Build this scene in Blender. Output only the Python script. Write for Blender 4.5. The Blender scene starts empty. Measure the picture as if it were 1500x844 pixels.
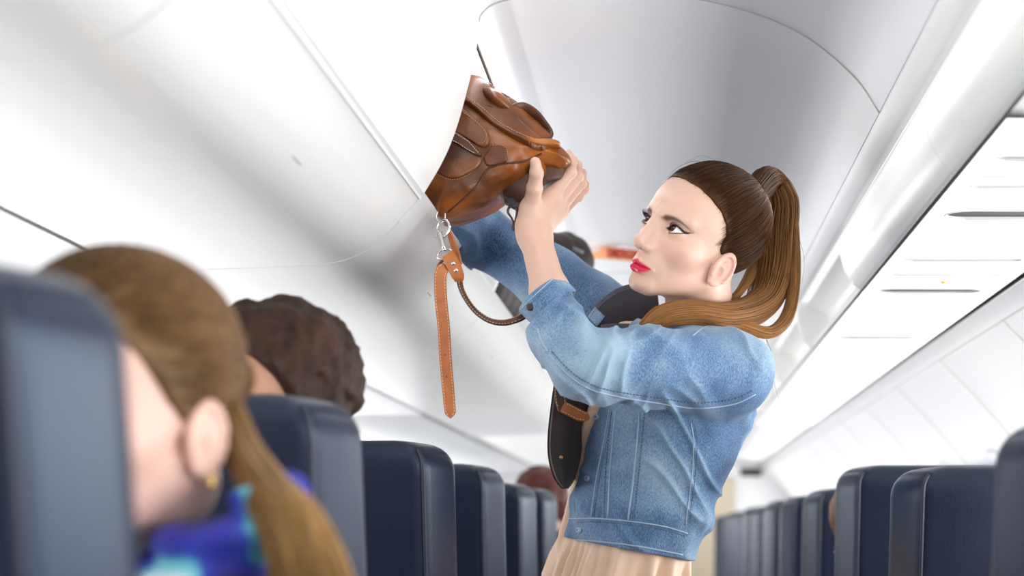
import bpy, bmesh, math, random
import numpy as np
from mathutils import Vector, Matrix
from mathutils.bvhtree import BVHTree
random.seed(7); RNG = np.random.default_rng(7)
SC = bpy.context.scene
COL = SC.collection
# ---------------------------------------------------------------- camera
F = 2600.0; VX, VY = 973.0, 778.0; CZ = 1.08      # focal length (px of the 1500 px frame), principal point, eye height
def P(px, py, Y): return np.array(((px - VX) / F * Y, Y, CZ + (VY - py) / F * Y))
def pix(p): return (VX + p[0] / p[1] * F, VY - (p[2] - CZ) / p[1] * F)
cd = bpy.data.cameras.new('camera'); cam = bpy.data.objects.new('camera', cd); COL.objects.link(cam)
cam.location = (0, 0, CZ); cam.rotation_euler = (math.pi / 2, 0, 0)
cd.sensor_width = 36; cd.sensor_fit = 'HORIZONTAL'; cd.lens = 36 * F / 1500
cd.shift_x = (750 - VX) / 1500; cd.shift_y = (VY - 422) / 1500
cd.clip_start = .02; cd.dof.use_dof = True; cd.dof.focus_distance = 2.62; cd.dof.aperture_fstop = 3.6
SC.camera = cam
SC.view_settings.view_transform = 'Standard'; SC.view_settings.look = 'None'
SC.view_settings.gamma = 1; SC.view_settings.use_curve_mapping = False
# ---------------------------------------------------------------- naming
def tag(o, label=None, cat=None, group=None, kind=None):
    if label: o['label'] = label
    if cat: o['category'] = cat
    if group: o['group'] = group
    if kind: o['kind'] = kind
    return o
def empty(name, loc=(0, 0, 0), label=None, cat=None, group=None):
    o = bpy.data.objects.new(name, None); COL.objects.link(o); o.location = loc
    o.empty_display_size = .05
    return tag(o, label, cat, group)
def link(o, parent=None):
    COL.objects.link(o)
    if parent is not None:
        o.parent = parent
        q = parent; m = Matrix.Identity(4)
        while q is not None: m = (q.matrix_parent_inverse @ q.matrix_basis if q.parent else q.matrix_basis) @ m; q = q.parent
        o.matrix_parent_inverse = m.inverted()
    return o
def mesh_np(name, V, Fc, mat=None, parent=None, smooth=True, attrs=None, mats=None, fmat=None):
    """V (n,3) array, Fc (m,k) int array or list of index lists"""
    me = bpy.data.meshes.new(name)
    V = np.asarray(V, dtype=np.float32)
    if isinstance(Fc, np.ndarray):
        k = Fc.shape[1]; m = len(Fc)
        me.vertices.add(len(V)); me.vertices.foreach_set('co', V.ravel())
        me.loops.add(m * k); me.loops.foreach_set('vertex_index', Fc.astype(np.int32).ravel())
        me.polygons.add(m); me.polygons.foreach_set('loop_start', np.arange(0, m * k, k, dtype=np.int32))
        me.update(calc_edges=True); me.validate()
    else:
        me.from_pydata([tuple(map(float, v)) for v in V], [], [tuple(map(int, f)) for f in Fc]); me.update()
    if smooth: me.polygons.foreach_set('use_smooth', np.ones(len(me.polygons), dtype=bool))
    if attrs:
        for an, av in attrs.items():
            a = me.attributes.new(an, 'FLOAT', 'POINT'); a.data.foreach_set('value', np.asarray(av, dtype=np.float32))
    for mm in (mats or ([mat] if mat else [])): me.materials.append(mm)
    if fmat is not None: me.polygons.foreach_set('material_index', np.asarray(fmat, dtype=np.int32))
    o = bpy.data.objects.new(name, me)
    return link(o, parent)
class MB:
    """collects vertices and faces of one part"""
    def __init__(s): s.v = []; s.f = []
    def add(s, V, Fc):
        b = len(s.v); s.v.extend([tuple(map(float, q)) for q in V]); s.f.extend([[int(i) + b for i in f] for f in Fc]); return s
    def build(s, name, mat, parent=None, smooth=True, bevel=0, seg=2):
        me = bpy.data.meshes.new(name); me.from_pydata(s.v, [], s.f); me.update()
        if bevel:
            bm = bmesh.new(); bm.from_mesh(me); bmesh.ops.remove_doubles(bm, verts=bm.verts, dist=1e-5)
            bmesh.ops.bevel(bm, geom=[e for e in bm.edges if len(e.link_faces) == 2 and e.calc_face_angle(0) > .5], offset=bevel, segments=seg, affect='EDGES', profile=.5)
            bmesh.ops.recalc_face_normals(bm, faces=bm.faces); bm.to_mesh(me); bm.free()
        if smooth: me.polygons.foreach_set('use_smooth', np.ones(len(me.polygons), dtype=bool))
        me.materials.append(mat)
        return link(bpy.data.objects.new(name, me), parent)
    def box(s, x0, x1, y0, y1, z0, z1):
        V = [(x, y, z) for x in (x0, x1) for y in (y0, y1) for z in (z0, z1)]
        return s.add(V, [(0, 1, 3, 2), (4, 6, 7, 5), (0, 4, 5, 1), (2, 3, 7, 6), (0, 2, 6, 4), (1, 5, 7, 3)])
    def loft(s, rings, closed=True, caps=True):
        n = len(rings[0]); V = [q for r in rings for q in r]; Fc = []
        m = n if closed else n - 1
        for i in range(len(rings) - 1):
            for j in range(m):
                Fc.append((i * n + j, i * n + (j + 1) % n, (i + 1) * n + (j + 1) % n, (i + 1) * n + j))
        if caps and closed:
            Fc.append(tuple(range(n - 1, -1, -1))); Fc.append(tuple((len(rings) - 1) * n + j for j in range(n)))
        return s.add(V, Fc)
    def tube(s, pts, r, n=8, caps=True):
        pts = [np.asarray(p, float) for p in pts]; rr = r if hasattr(r, '__len__') else [r] * len(pts)
        fr = frames(pts); rings = []
        for p, (t, u, w), q in zip(pts, fr, rr):
            rings.append([p + q * (math.cos(a) * u + math.sin(a) * w) for a in np.arange(n) * 2 * math.pi / n])
        return s.loft(rings, True, caps)
    def strap(s, pts, normals, w, t):
        """flat band along pts; normals = face normals; w width t thickness (lists or numbers)"""
        pts = [np.asarray(p, float) for p in pts]; ww = w if hasattr(w, '__len__') else [w] * len(pts); rings = []
        for i, p in enumerate(pts):
            d = pts[min(i + 1, len(pts) - 1)] - pts[max(i - 1, 0)]; d = d / (np.linalg.norm(d) + 1e-9)
            nn = np.asarray(normals[i], float); nn = nn - d * nn.dot(d); nn = nn / (np.linalg.norm(nn) + 1e-9)
            b = np.cross(d, nn); hw = ww[i] / 2; ht = t / 2; c = ht * .6
            rings.append([p + b * x + nn * y for x, y in ((-hw, -ht + c), (-hw + c, -ht), (hw - c, -ht), (hw, -ht + c), (hw, ht - c), (hw - c, ht), (-hw + c, ht), (-hw, ht - c))])
        return s.loft(rings, True, True)
    def sphere(s, c, r, nu=16, nv=10, R=None):
        r = r if hasattr(r, '__len__') else (r, r, r); rings = []; V = []; Fc = []
        c = np.asarray(c, float)
        for i in range(nv + 1):
            ph = math.pi * i / nv
            for j in range(nu):
                th = 2 * math.pi * j / nu
                q = np.array((r[0] * math.sin(ph) * math.cos(th), r[1] * math.sin(ph) * math.sin(th), r[2] * math.cos(ph)))
                V.append(c + (R @ q if R is not None else q))
        for i in range(nv):
            for j in range(nu): Fc.append((i * nu + j, (i + 1) * nu + j, (i + 1) * nu + (j + 1) % nu, i * nu + (j + 1) % nu))
        return s.add(V, Fc)
def frames(pts, up=None):
    out = []; n = len(pts); u = None
    for i in range(n):
        t = pts[min(i + 1, n - 1)] - pts[max(i - 1, 0)]; t = t / (np.linalg.norm(t) + 1e-12)
        if u is None:
            a = np.array((0, 0, 1.)) if abs(t[2]) < .9 else np.array((1., 0, 0))
            u = np.cross(t, a)
        u = u - t * u.dot(t); u = u / (np.linalg.norm(u) + 1e-12)
        out.append((t, u, np.cross(t, u)))
    return out
def catmull(pts, n=8):
    pts = [np.asarray(p, float) for p in pts]; Q = [2 * pts[0] - pts[1]] + pts + [2 * pts[-1] - pts[-2]]; out = []
    for i in range(1, len(Q) - 2):
        a, b, c, d = Q[i - 1:i + 3]
        for k in range(n):
            t = k / n
            out.append(.5 * (2 * b + (c - a) * t + (2 * a - 5 * b + 4 * c - d) * t * t + (3 * b - a - 3 * c + d) * t ** 3))
    out.append(pts[-1]); return out
def nrm(v): v = np.asarray(v, float); return v / (np.linalg.norm(v) + 1e-12)
# ---------------------------------------------------------------- signed distance fields
def sph(p, c, r): return np.linalg.norm(p - np.float32(c), axis=1) - r
def ell(p, c, r, R=None):
    q = p - np.float32(c)
    if R is not None: q = q @ np.float32(R)
    r = np.float32(r); k0 = np.linalg.norm(q / r, axis=1); k1 = np.linalg.norm(q / (r * r), axis=1) + 1e-9
    return k0 * (k0 - 1) / k1
def cone(p, a, b, ra, rb):
    a = np.float32(a); b = np.float32(b); ba = b - a; t = np.clip((p - a) @ ba / ba.dot(ba), 0, 1)
    return np.linalg.norm(p - a - t[:, None] * ba, axis=1) - (ra + (rb - ra) * t)
def chain(p, pts, rs, k=.01):
    d = None
    for i in range(len(pts) - 1):
        e = cone(p, pts[i], pts[i + 1], rs[i], rs[i + 1]); d = e if d is None else smin(d, e, k)
    return d
def rbox(p, c, hs, r, R=None):
    q = p - np.float32(c)
    if R is not None: q = q @ np.float32(R)
    q = np.abs(q) - (np.float32(hs) - r)
    return np.linalg.norm(np.maximum(q, 0), axis=1) + np.minimum(q.max(axis=1), 0) - r
def smin(a, b, k):
    h = np.clip(.5 + .5 * (b - a) / k, 0, 1); return b + (a - b) * h - k * h * (1 - h)
def smax(a, b, k): return -smin(-a, -b, k)
def bump(p, c, s):
    q = (p - np.float32(c)) / np.float32(s); return np.exp(-.5 * (q * q).sum(axis=1))
def ev(f, p, ch=300000):
    return np.concatenate([f(p[i:i + ch]) for i in range(0, len(p), ch)]) if len(p) else np.zeros(0, np.float32)
def sdf_mesh(f, lo, hi, h, proj=2, slack=1.5):
    B = 8; lo = np.float32(lo); hi = np.float32(hi)
    nb = np.maximum(1, np.ceil((hi - lo) / (B * h)).astype(int)); n = nb * B + 1
    g = np.stack(np.meshgrid(*[np.arange(k) for k in nb], indexing='ij'), -1).reshape(-1, 3)
    dc = ev(f, (lo + (g + .5) * B * h).astype(np.float32))
    keep = g[np.abs(dc) < .866 * B * h * slack]
    mask = np.zeros(n, bool); off = np.stack(np.meshgrid(*[np.arange(B + 1)] * 3, indexing='ij'), -1).reshape(-1, 3)
    for i in range(0, len(keep), 4000):
        q = (keep[i:i + 4000, None, :] * B + off[None]).reshape(-1, 3); mask[q[:, 0], q[:, 1], q[:, 2]] = True
    idx = np.argwhere(mask); vol = np.full(n, 9., np.float32)
    vol[mask] = ev(f, (lo + idx * h).astype(np.float32))
    ins = vol < 0; cells = []; info = []
    st = np.array((n[1] * n[2], n[2], 1))
    for ax in range(3):
        sl0 = [slice(None)] * 3; sl1 = [slice(None)] * 3; sl0[ax] = slice(0, -1); sl1[ax] = slice(1, None)
        cr = mask[tuple(sl0)] & mask[tuple(sl1)] & (ins[tuple(sl0)] != ins[tuple(sl1)])
        e = np.argwhere(cr); a1, a2 = [(1, 2), (2, 0), (0, 1)][ax]
        e = e[(e[:, a1] > 0) & (e[:, a2] > 0) & (e[:, a1] < n[a1] - 1) & (e[:, a2] < n[a2] - 1)]
        e2 = e.copy(); e2[:, ax] += 1
        v0 = vol[e[:, 0], e[:, 1], e[:, 2]]; v1 = vol[e2[:, 0], e2[:, 1], e2[:, 2]]; t = v0 / (v0 - v1)
        pt = e.astype(np.float32); pt[:, ax] += t
        c4 = []
        for d1, d2 in ((-1, -1), (0, -1), (0, 0), (-1, 0)):
            c = e.copy(); c[:, a1] += d1; c[:, a2] += d2; c4.append(c @ st)
        c4 = np.stack(c4, 1); fl = v0 > 0; c4[fl] = c4[fl][:, ::-1]
        cells.append(c4); info.append(np.repeat(pt, 4, axis=0).reshape(-1, 4, 3))
    cells = np.concatenate(cells); pts = np.concatenate(info)
    u, inv = np.unique(cells.ravel(), return_inverse=True); inv = inv.ravel(); pr = pts.reshape(-1, 3)
    cnt = np.bincount(inv).astype(np.float32)
    V = np.stack([np.bincount(inv, weights=pr[:, k]) for k in range(3)], 1) / cnt[:, None]
    V = (lo + V * h).astype(np.float32); Q = inv.reshape(-1, 4)
    for _ in range(proj):
        d = ev(f, V); G = grad(f, V, h * .4); gl = np.linalg.norm(G, axis=1)
        V = V - (np.clip(d / np.maximum(gl, .3), -h, h) / np.maximum(gl, 1e-6))[:, None] * G
    return V, Q
def grad(f, V, e):
    G = np.zeros_like(V)
    for k in range(3):
        o = np.zeros(3, np.float32); o[k] = e; G[:, k] = (ev(f, V + o) - ev(f, V - o)) / (2 * e)
    return G
def bvh_of(V, Q): return BVHTree.FromPolygons([tuple(v) for v in V.tolist()], Q.tolist())
# cheap smooth value noise for displacement
_perm = RNG.random((32, 32, 32)).astype(np.float32)
def vnoise(p):
    i = np.floor(p).astype(int); f = p - i; f = f * f * (3 - 2 * f); o = 0
    for dx in (0, 1):
        for dy in (0, 1):
            for dz in (0, 1):
                w = (f[:, 0] if dx else 1 - f[:, 0]) * (f[:, 1] if dy else 1 - f[:, 1]) * (f[:, 2] if dz else 1 - f[:, 2])
                o = o + w * _perm[(i[:, 0] + dx) % 32, (i[:, 1] + dy) % 32, (i[:, 2] + dz) % 32]
    return o - .5
# ---------------------------------------------------------------- materials
def srgb(r, g, b):
    return tuple(((c / 255) / 12.92 if c / 255 <= .04045 else ((c / 255 + .055) / 1.055) ** 2.4) for c in (r, g, b)) + (1,)
def mat(name, col, rough=.5, spec=.5, metal=0, noise=0, nscale=20, bump_s=0, bump_scale=200, coat=0, sheen=0, sss=0, aniso=0, col2=None, emit=None, stretch=None, bump_d=.001):
    m = bpy.data.materials.new(name); m.use_nodes = True; nt = m.node_tree; b = nt.nodes['Principled BSDF']
    b.inputs['Base Color'].default_value = col; b.inputs['Roughness'].default_value = rough
    b.inputs['Specular IOR Level'].default_value = spec; b.inputs['Metallic'].default_value = metal
    b.inputs['Coat Weight'].default_value = coat; b.inputs['Sheen Weight'].default_value = sheen
    b.inputs['Anisotropic'].default_value = aniso
    if sss:
        b.inputs['Subsurface Weight'].default_value = sss; b.inputs['Subsurface Radius'].default_value = (1, .35, .2); b.inputs['Subsurface Scale'].default_value = .006
    if emit: b.inputs['Emission Color'].default_value = emit[0]; b.inputs['Emission Strength'].default_value = emit[1]
    tc = nt.nodes.new('ShaderNodeTexCoord'); src = tc.outputs['Object']
    if stretch:
        mp = nt.nodes.new('ShaderNodeMapping'); mp.inputs['Scale'].default_value = stretch; nt.links.new(src, mp.inputs[0]); src = mp.outputs[0]
    if noise or col2:
        n = nt.nodes.new('ShaderNodeTexNoise'); n.inputs['Scale'].default_value = nscale; n.inputs['Detail'].default_value = 5
        nt.links.new(src, n.inputs['Vector'])
        r = nt.nodes.new('ShaderNodeValToRGB'); r.color_ramp.elements[0].position = .3; r.color_ramp.elements[1].position = .7
        c2 = col2 or tuple(min(1, c * (1 + noise)) for c in col[:3]) + (1,)
        c1 = col if col2 else tuple(c * (1 - noise) for c in col[:3]) + (1,)
        r.color_ramp.elements[0].color = c1; r.color_ramp.elements[1].color = c2
        nt.links.new(n.outputs['Fac'], r.inputs[0]); nt.links.new(r.outputs[0], b.inputs['Base Color'])
    if bump_s:
        n2 = nt.nodes.new('ShaderNodeTexNoise'); n2.inputs['Scale'].default_value = bump_scale; n2.inputs['Detail'].default_value = 4
        nt.links.new(src, n2.inputs['Vector'])
        bp = nt.nodes.new('ShaderNodeBump'); bp.inputs['Strength'].default_value = bump_s; bp.inputs['Distance'].default_value = bump_d
        nt.links.new(n2.outputs['Fac'], bp.inputs['Height']); nt.links.new(bp.outputs[0], b.inputs['Normal'])
    return m
M = {}
M['white'] = mat('cabin_white_plastic', (.87, .87, .88, 1), .38, .4)
M['bin'] = mat('bin_white_plastic', (.86, .87, .85, 1), .28, .5)
M['ceil'] = mat('ceiling_panel', (.74, .75, .78, 1), .42, .4)
M['psu'] = mat('service_panel_plastic', (.80, .81, .82, 1), .35, .4)
M['gap'] = mat('dark_gap', (.045, .03, .03, 1), .6)
M['dark'] = mat('dark_mesh', (.035, .024, .027, 1), .7, noise=.4, nscale=800)
M['seam'] = mat('panel_seam', (.45, .44, .43, 1), .5)
M['rail'] = mat('rail_metal', (.62, .60, .56, 1), .3, .5, .3)
M['navy'] = mat('navy_leather', (.013, .017, .033, 1), .36, .42, bump_s=.25, bump_scale=350, noise=.2, nscale=8)
M['navy'].node_tree.nodes['Principled BSDF'].inputs['Specular Tint'].default_value = (.62, .78, 1, 1)
M['navy_seam'] = mat('navy_piping', (.018, .022, .04, 1), .45)
M['grey_plastic'] = mat('grey_plastic', (.10, .11, .13, 1), .5)
M['metal'] = mat('nickel', (.75, .73, .70, 1), .2, .5, 1)
M['carpet'] = mat('carpet', (.20, .21, .24, 1), .95, .1, noise=.4, nscale=300)
M['yellow'] = mat('yellow_marker', (.75, .5, .05, 1), .5)
# ================================================================ the cabin
def prof(name, pts, y0, y1, m, parent=None, ny=1, thick=0, kind=None, smooth=True, nrm_out=None):
    """extrude an open (x, H) profile along the aisle; thick gives it a second skin away from the aisle"""
    pts = [np.array((x, h)) for x, h in pts]; n = len(pts)
    V = []; Fc = []
    ys = np.linspace(y0, y1, ny + 1)
    for y in ys:
        for p in pts: V.append((p[0], y, CZ + p[1]))
    for i in range(ny):
        for j in range(n - 1): Fc.append((i * n + j, i * n + j + 1, (i + 1) * n + j + 1, (i + 1) * n + j))
    if thick:
        b = len(V)
        nn = []
        for j in range(n):
            t = pts[min(j + 1, n - 1)] - pts[max(j - 1, 0)]; t = t / np.linalg.norm(t); nn.append(np.array((-t[1], t[0])) * thick)
        for y in ys:
            for p, q in zip(pts, nn): V.append((p[0] + q[0], y, CZ + p[1] + q[1]))
        for i in range(ny):
            for j in range(n - 1): Fc.append((b + i * n + j, b + (i + 1) * n + j, b + (i + 1) * n + j + 1, b + i * n + j + 1))
        for i in range(ny):
            for j in (0, n - 1): Fc.append((i * n + j, (i + 1) * n + j, b + (i + 1) * n + j, b + i * n + j))
        for i in (0, ny):
            for j in range(n - 1): Fc.append((i * n + j, i * n + j + 1, b + i * n + j + 1, b + i * n + j))
    me = bpy.data.meshes.new(name); me.from_pydata(V, [], Fc); me.update()
    bm = bmesh.new(); bm.from_mesh(me)
    if thick: bmesh.ops.recalc_face_normals(bm, faces=bm.faces)
    for e in bm.edges:
        e.smooth = not (len(e.link_faces) == 2 and e.calc_face_angle(0) > .6)
    bm.to_mesh(me); bm.free()
    if smooth: me.polygons.foreach_set('use_smooth', np.ones(len(me.polygons), dtype=bool))
    me.materials.append(m); o = link(bpy.data.objects.new(name, me), parent)
    if kind: o['kind'] = kind
    return o
def cm2(pts, n=6): return [tuple(q) for q in catmull([np.array(p, float) for p in pts], n)]
YB, YF = -2.6, 11.9
fl = MB().box(-1.75, 1.25, YB, YF, -.04, 0).build('floor', M['carpet'], smooth=False); fl['kind'] = 'structure'
wr = cm2([(.655, .408), (.76, .30), (.90, .13), (1.03, -.06), (1.13, -.30), (1.18, -.60), (1.15, -.9), (1.08, -1.08)], 6)
wr_o = prof('wall_right', wr, YB, YF, M['white'], ny=1, thick=.02, kind='structure')
wl = cm2([(-1.30, .345), (-1.40, .25), (-1.52, .10), (-1.62, -.08), (-1.68, -.30), (-1.70, -.6), (-1.66, -.9), (-1.58, -1.08)], 6)
wl_o = prof('wall_left', [(x, h) for x, h in wl], YB, YF, M['white'], thick=-.02, kind='structure')
MB().box(-1.75, 1.25, YF, YF + .03, 0, 1.9).build('wall_front', M['white'], smooth=False)['kind'] = 'structure'
MB().box(-1.75, 1.25, YB - .03, YB, 0, 1.9).build('wall_back', M['white'], smooth=False)['kind'] = 'structure'
# arched ceiling in two panels, the seam between them shows as a fine joint
ce = cm2([(-.262, .708), (-.255, .728), (-.225, .745), (-.14, .757), (-.03, .757), (.09, .738), (.19, .700), (.265, .640), (.302, .588)], 7)
prof('ceiling', ce, YB, YF, M['ceil'], ny=1, thick=.02, kind='structure')
def ring_bead(y, r=.0016):
    m = MB(); m.tube([(x, y, CZ + h - .0006) for x, h in ce], r, 6); return m
ring_bead(2.49).build('trim_1', M['seam'])['kind'] = 'structure'
ring_bead(5.2).build('trim_2', M['seam'])['kind'] = 'structure'
ring_bead(7.6).build('trim_3', M['seam'])['kind'] = 'structure'
# left rail between the ceiling and the bins: channel, dark groove, far lip
prof('trim_4', [(-.262, .712), (-.268, .706), (-.272, .700)], YB, YF, M['rail'], thick=.006, kind='structure')
prof('trim_5', [(-.2755, .7015), (-.278, .698)], YB, YF, M['gap'], thick=.006, kind='structure')
prof('trim_6', [(-.278, .694), (-.292, .672), (-.310, .664), (-.33, .668)], 2.36, YF, M['white'], thick=.012, kind='structure')
# right strip between ceiling and bins
prof('trim_7', cm2([(.302, .590), (.312, .578), (.326, .566), (.338, .566)], 4), YB, YF, M['white'], thick=.012, kind='structure')
# trim over the right window wall, and the dark gap above it
prof('trim_8', [(.636, .446), (.644, .432), (.652, .418), (.656, .406)], YB, YF, M['white'], thick=.012, kind='structure')
prof('trim_9', [(.622, .456), (.642, .452)], YB, YF, M['gap'], thick=.004, kind='structure')
prof('trim_10', [(.654, .4085), (.659, .404)], YB, YF, M['seam'], thick=.003, kind='structure')
# ---------------- left overhead bins
door_p = cm2([(-.270, .690), (-.271, .667), (-.279, .629), (-.297, .563), (-.316, .516), (-.347, .463)], 6)
bott_p = cm2([(-.372, .433), (-.392, .412), (-.418, .393), (-.450, .380), (-.50, .374), (-.60, .370), (-.73, .366)], 6)
sill_p = [(-.333, .470), (-.345, .4635), (-.360, .4475), (-.3725, .4335)]
def shell(name, pts, y0, y1, m, par, t): return prof(name, pts, y0, y1, m, par, thick=t)
def round_seam(y, par, pts, r):
    mb = MB(); mb.tube([(x, y, CZ + h) for x, h in pts], r, 6); return mb.build('panel_joint', M['seam'], par)
def bin_latch(par, yc):
    # a recessed paddle latch that follows the curve of the bin: blade, raised end and finger recess
    pts = [q for q in bott_p if -.51 < q[0] < -.396]; n = len(pts)
    bl = MB(); rings = []
    for k, (x, h) in enumerate(pts):
        t = math.sin(math.pi * k / (n - 1)) * .008 + .0015
        nx, nh = -.55, -.83
        rings.append([(x, yc - .022, CZ + h + .002), (x + nx * t, yc - .020, CZ + h + nh * t), (x + nx * t, yc + .020, CZ + h + nh * t), (x, yc + .022, CZ + h + .002)])
    o = bl.loft(rings).build('latch_handle', M['bin'], par, smooth=False)
    MB().box(-.399, -.3945, yc - .021, yc + .021, CZ + .398, CZ + .4145).build('latch_slot', M['seam'], par, smooth=False)
    MB().add([(-.500, yc - .024, CZ + .3728), (-.455, yc - .030, CZ + .3788), (-.47, yc - .05, CZ + .376), (-.500, yc - .024, CZ + .3715), (-.455, yc - .030, CZ + .3768), (-.47, yc - .05, CZ + .3745)],
             [(0, 1, 2), (3, 5, 4), (0, 3, 4, 1), (1, 4, 5, 2), (2, 5, 3, 0)]).build('finger_recess', M['seam'], par, smooth=False)
def left_bin(y0, y1, opened, label):
    g = .0025
    r = empty('overhead_bin', (-.55, (y0 + y1) / 2, CZ + .37), label, 'overhead bin', 'overhead bins on the left')
    body = MB()
    shell('bin_bottom', bott_p, y0 + g, y1 - g, M['bin'], r, .008)
    shell('bin_sill', sill_p, y0 + .001, y1 - .001, M['bin'], r, .008)
    # inside: floor, back wall, roof, end walls
    inn = [(-.345, .455), (-.42, .425), (-.95, .415), (-1.0, .50), (-.98, .66), (-.90, .70), (-.30, .70)]
    shell('bin_liner', inn, y0 + g, y1 - g, M['white'], r, -.006)
    for yy in (y0 + .004, y1 - .010):
        m = MB(); pts = [(-.352, .447), (-.322, .516), (-.303, .563), (-.285, .629), (-.278, .69), (-.90, .70), (-1.0, .5), (-.95, .415), (-.45, .385)]
        m.loft([[(x, yy, CZ + h) for x, h in pts], [(x, yy + .006, CZ + h) for x, h in pts]])
        m.build('bin_end_wall', M['white'], r, smooth=False)
    if not opened: shell('bin_door', door_p, y0 + .001, y1 - .001, M['bin'], r, .012)
    else:
        # door swung up: it lies rolled back against the roof of its bin
        up = cm2([(-.36, .672), (-.46, .652), (-.58, .650), (-.68, .664), (-.74, .684)], 5)
        shell('bin_door', up, y0 + .02, y1 - .02, M['bin'], r, .010)
    bin_latch(r, (y0 + y1) / 2)
    round_seam(y1, r, bott_p[:20], .0022)
    return r
LB = [(-1.86, -.79), (-.79, .28), (.28, 1.37), (1.37, 2.45), (2.45, 3.53), (3.53, 4.61), (4.61, 5.69), (5.69, 6.77), (6.77, 7.85), (7.85, 8.93), (8.93, 10.0)]
LBL = {2: 'closed left overhead bin nearest the camera in the top left corner', 3: 'closed white left overhead bin whose curved door end stands in front of the leather bag',
       4: 'open left overhead bin into which the brown leather bag is being pushed', 5: 'open left overhead bin with a black backpack sticking out of it',
       6: 'white left overhead bin next beyond the one with the black backpack', 7: 'white left overhead bin second beyond the one with the black backpack'}
for i, (a, b) in enumerate(LB):
    if i in LBL: left_bin(a, b, i in (4, 5), LBL[i])
# ---------------- right overhead bins
rdoor = cm2([(.338, .562), (.328, .545), (.327, .520), (.336, .485), (.352, .460), (.366, .449)], 6)
rback = cm2([(.352, .560), (.400, .54), (.412, .515), (.402, .485), (.384, .462), (.366, .449)], 6)
def right_bin(y0, y1, opened, label):
    r = empty('overhead_bin', (.45, (y0 + y1) / 2, CZ + .45), label, 'overhead bin', 'overhead bins on the right')
    shell('bin_door', rback if opened else rdoor, y0 + .001, y1 - .001, M['bin'], r, -.010 if opened else .010)
    shell('bin_floor', [(.376, .466), (.388, .470), (.62, .470)], y0 + .001, y1 - .001, M['white'], r, .004)
    pts = [(.366, .449), (.352, .460), (.336, .485), (.327, .520), (.328, .545), (.338, .562), (.60, .60), (.615, .478), (.385, .462)]
    for yy in ((y0 + .002, y1 - .012)):
        MB().loft([[(x, yy, CZ + h) for x, h in pts], [(x, yy + .010, CZ + h) for x, h in pts]]).build('bin_end_wall', M['bin'], r, smooth=False)
    return r
RB = [(.10, 1.17), (1.17, 2.23), (2.23, 3.30), (3.30, 4.37), (4.37, 5.44), (5.44, 6.51), (6.51, 7.58), (7.58, 8.65)]
RBL = {1: 'closed right overhead bin in the top right corner, nearest the camera', 2: 'closed right overhead bin whose far end shows right of the ponytail',
       3: 'recessed right overhead bin just behind the ponytail, past the closed ones', 4: 'second recessed right overhead bin beyond the ponytail',
       5: 'third recessed right overhead bin beyond the ponytail'}
for i, (a, b) in enumerate(RB):
    if i in RBL: right_bin(a, b, i >= 3, RBL[i])
# ---------------- service panels under the right bins
def slot(mb_dark, mb_rim, x0, x1, y, w, H):
    """rounded slot in a panel that faces down"""
    n = 8; pts = []
    for a in np.linspace(math.pi / 2, 3 * math.pi / 2, n): pts.append((x0 + w + w * math.cos(a), y + w * math.sin(a)))
    for a in np.linspace(-math.pi / 2, math.pi / 2, n): pts.append((x1 - w + w * math.cos(a), y + w * math.sin(a)))
    return pts
def psu(y0, y1, label, side='r'):
    sx = 1
    x0, x1, H = (.3705, .620, .4465) if side == 'r' else (-1.30, -.735, .360)
    r = empty('vent_panel', ((x0 + x1) / 2, (y0 + y1) / 2, CZ + H), label, 'vent panel', 'vent panels under the right bins' if side == 'r' else 'vent panels under the left bins')
    pw = x1 - x0; c = (y0 + y1) / 2
    slots = [(c - .19, .013, .0, 1.0), (c - .085, .0035, .0, .95), (c - .02, .0095, .0, .97), (c + .19, .033, .0, 1.0)] if side == 'r' else [(c - .17, .014, .1, .5), (c + .1, .02, .1, .6)]
    me = bpy.data.meshes.new('panel'); bm = bmesh.new()
    outer = [bm.verts.new((x, y, CZ + H)) for x, y in ((x0, y0 + .001), (x1, y0 + .001), (x1, y1 - .001), (x0, y1 - .001))]
    edges = [bm.edges.new((outer[i], outer[(i + 1) % 4])) for i in range(4)]
    loops = []
    for (y, w, a, b) in slots:
        xa = x0 + .026 + a * (pw - .056); xb = x0 + .026 + b * (pw - .056)
        pts = slot(None, None, xa, xb, y, w, H); vs = [bm.verts.new((px, py, CZ + H)) for px, py in pts]
        loops.append((vs, xa, xb, y, w)); edges += [bm.edges.new((vs[i], vs[(i + 1) % len(vs)])) for i in range(len(vs))]
    bmesh.ops.triangle_fill(bm, use_beauty=True, use_dissolve=False, edges=edges)
    for vs, xa, xb, y, w in loops:     # slot walls go up into the panel
        up = [bm.verts.new((v.co.x, v.co.y, CZ + H + .0035)) for v in vs]
        for i in range(len(vs)): bm.faces.new((vs[i], vs[(i + 1) % len(vs)], up[(i + 1) % len(vs)], up[i]))
    bm.to_mesh(me); bm.free(); me.materials.append(M['psu']); link(bpy.data.objects.new('panel', me), r)
    for vs, xa, xb, y, w in loops:
        MB().box(xa - .004, xb + .004, y - w - .004, y + w + .004, CZ + H + .0034, CZ + H + .0055).build('slot_grille', M['dark'], r, smooth=False)
        m = MB(); pts = slot(None, None, xa, xb, y, w + .002, H); m.tube([(px, py, CZ + H) for px, py in pts + pts[:1]], .0012, 6); m.build('slot_rim', M['psu'], r)
    m = MB(); m.loft([[(x0 + pw * .52 +   .005 * math.cos(a) * s, c + .067 + .005 * math.sin(a) * s, CZ + H - t) for a in np.linspace(0, 2 * math.pi, 12, endpoint=False)] for s, t in ((1, 0), (.9, .003), (.6, .004))])
    m.build('indicator_lens', M['yellow'], r) if side == 'r' else m.build('reading_light', M['metal'], r)
    return r
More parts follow.
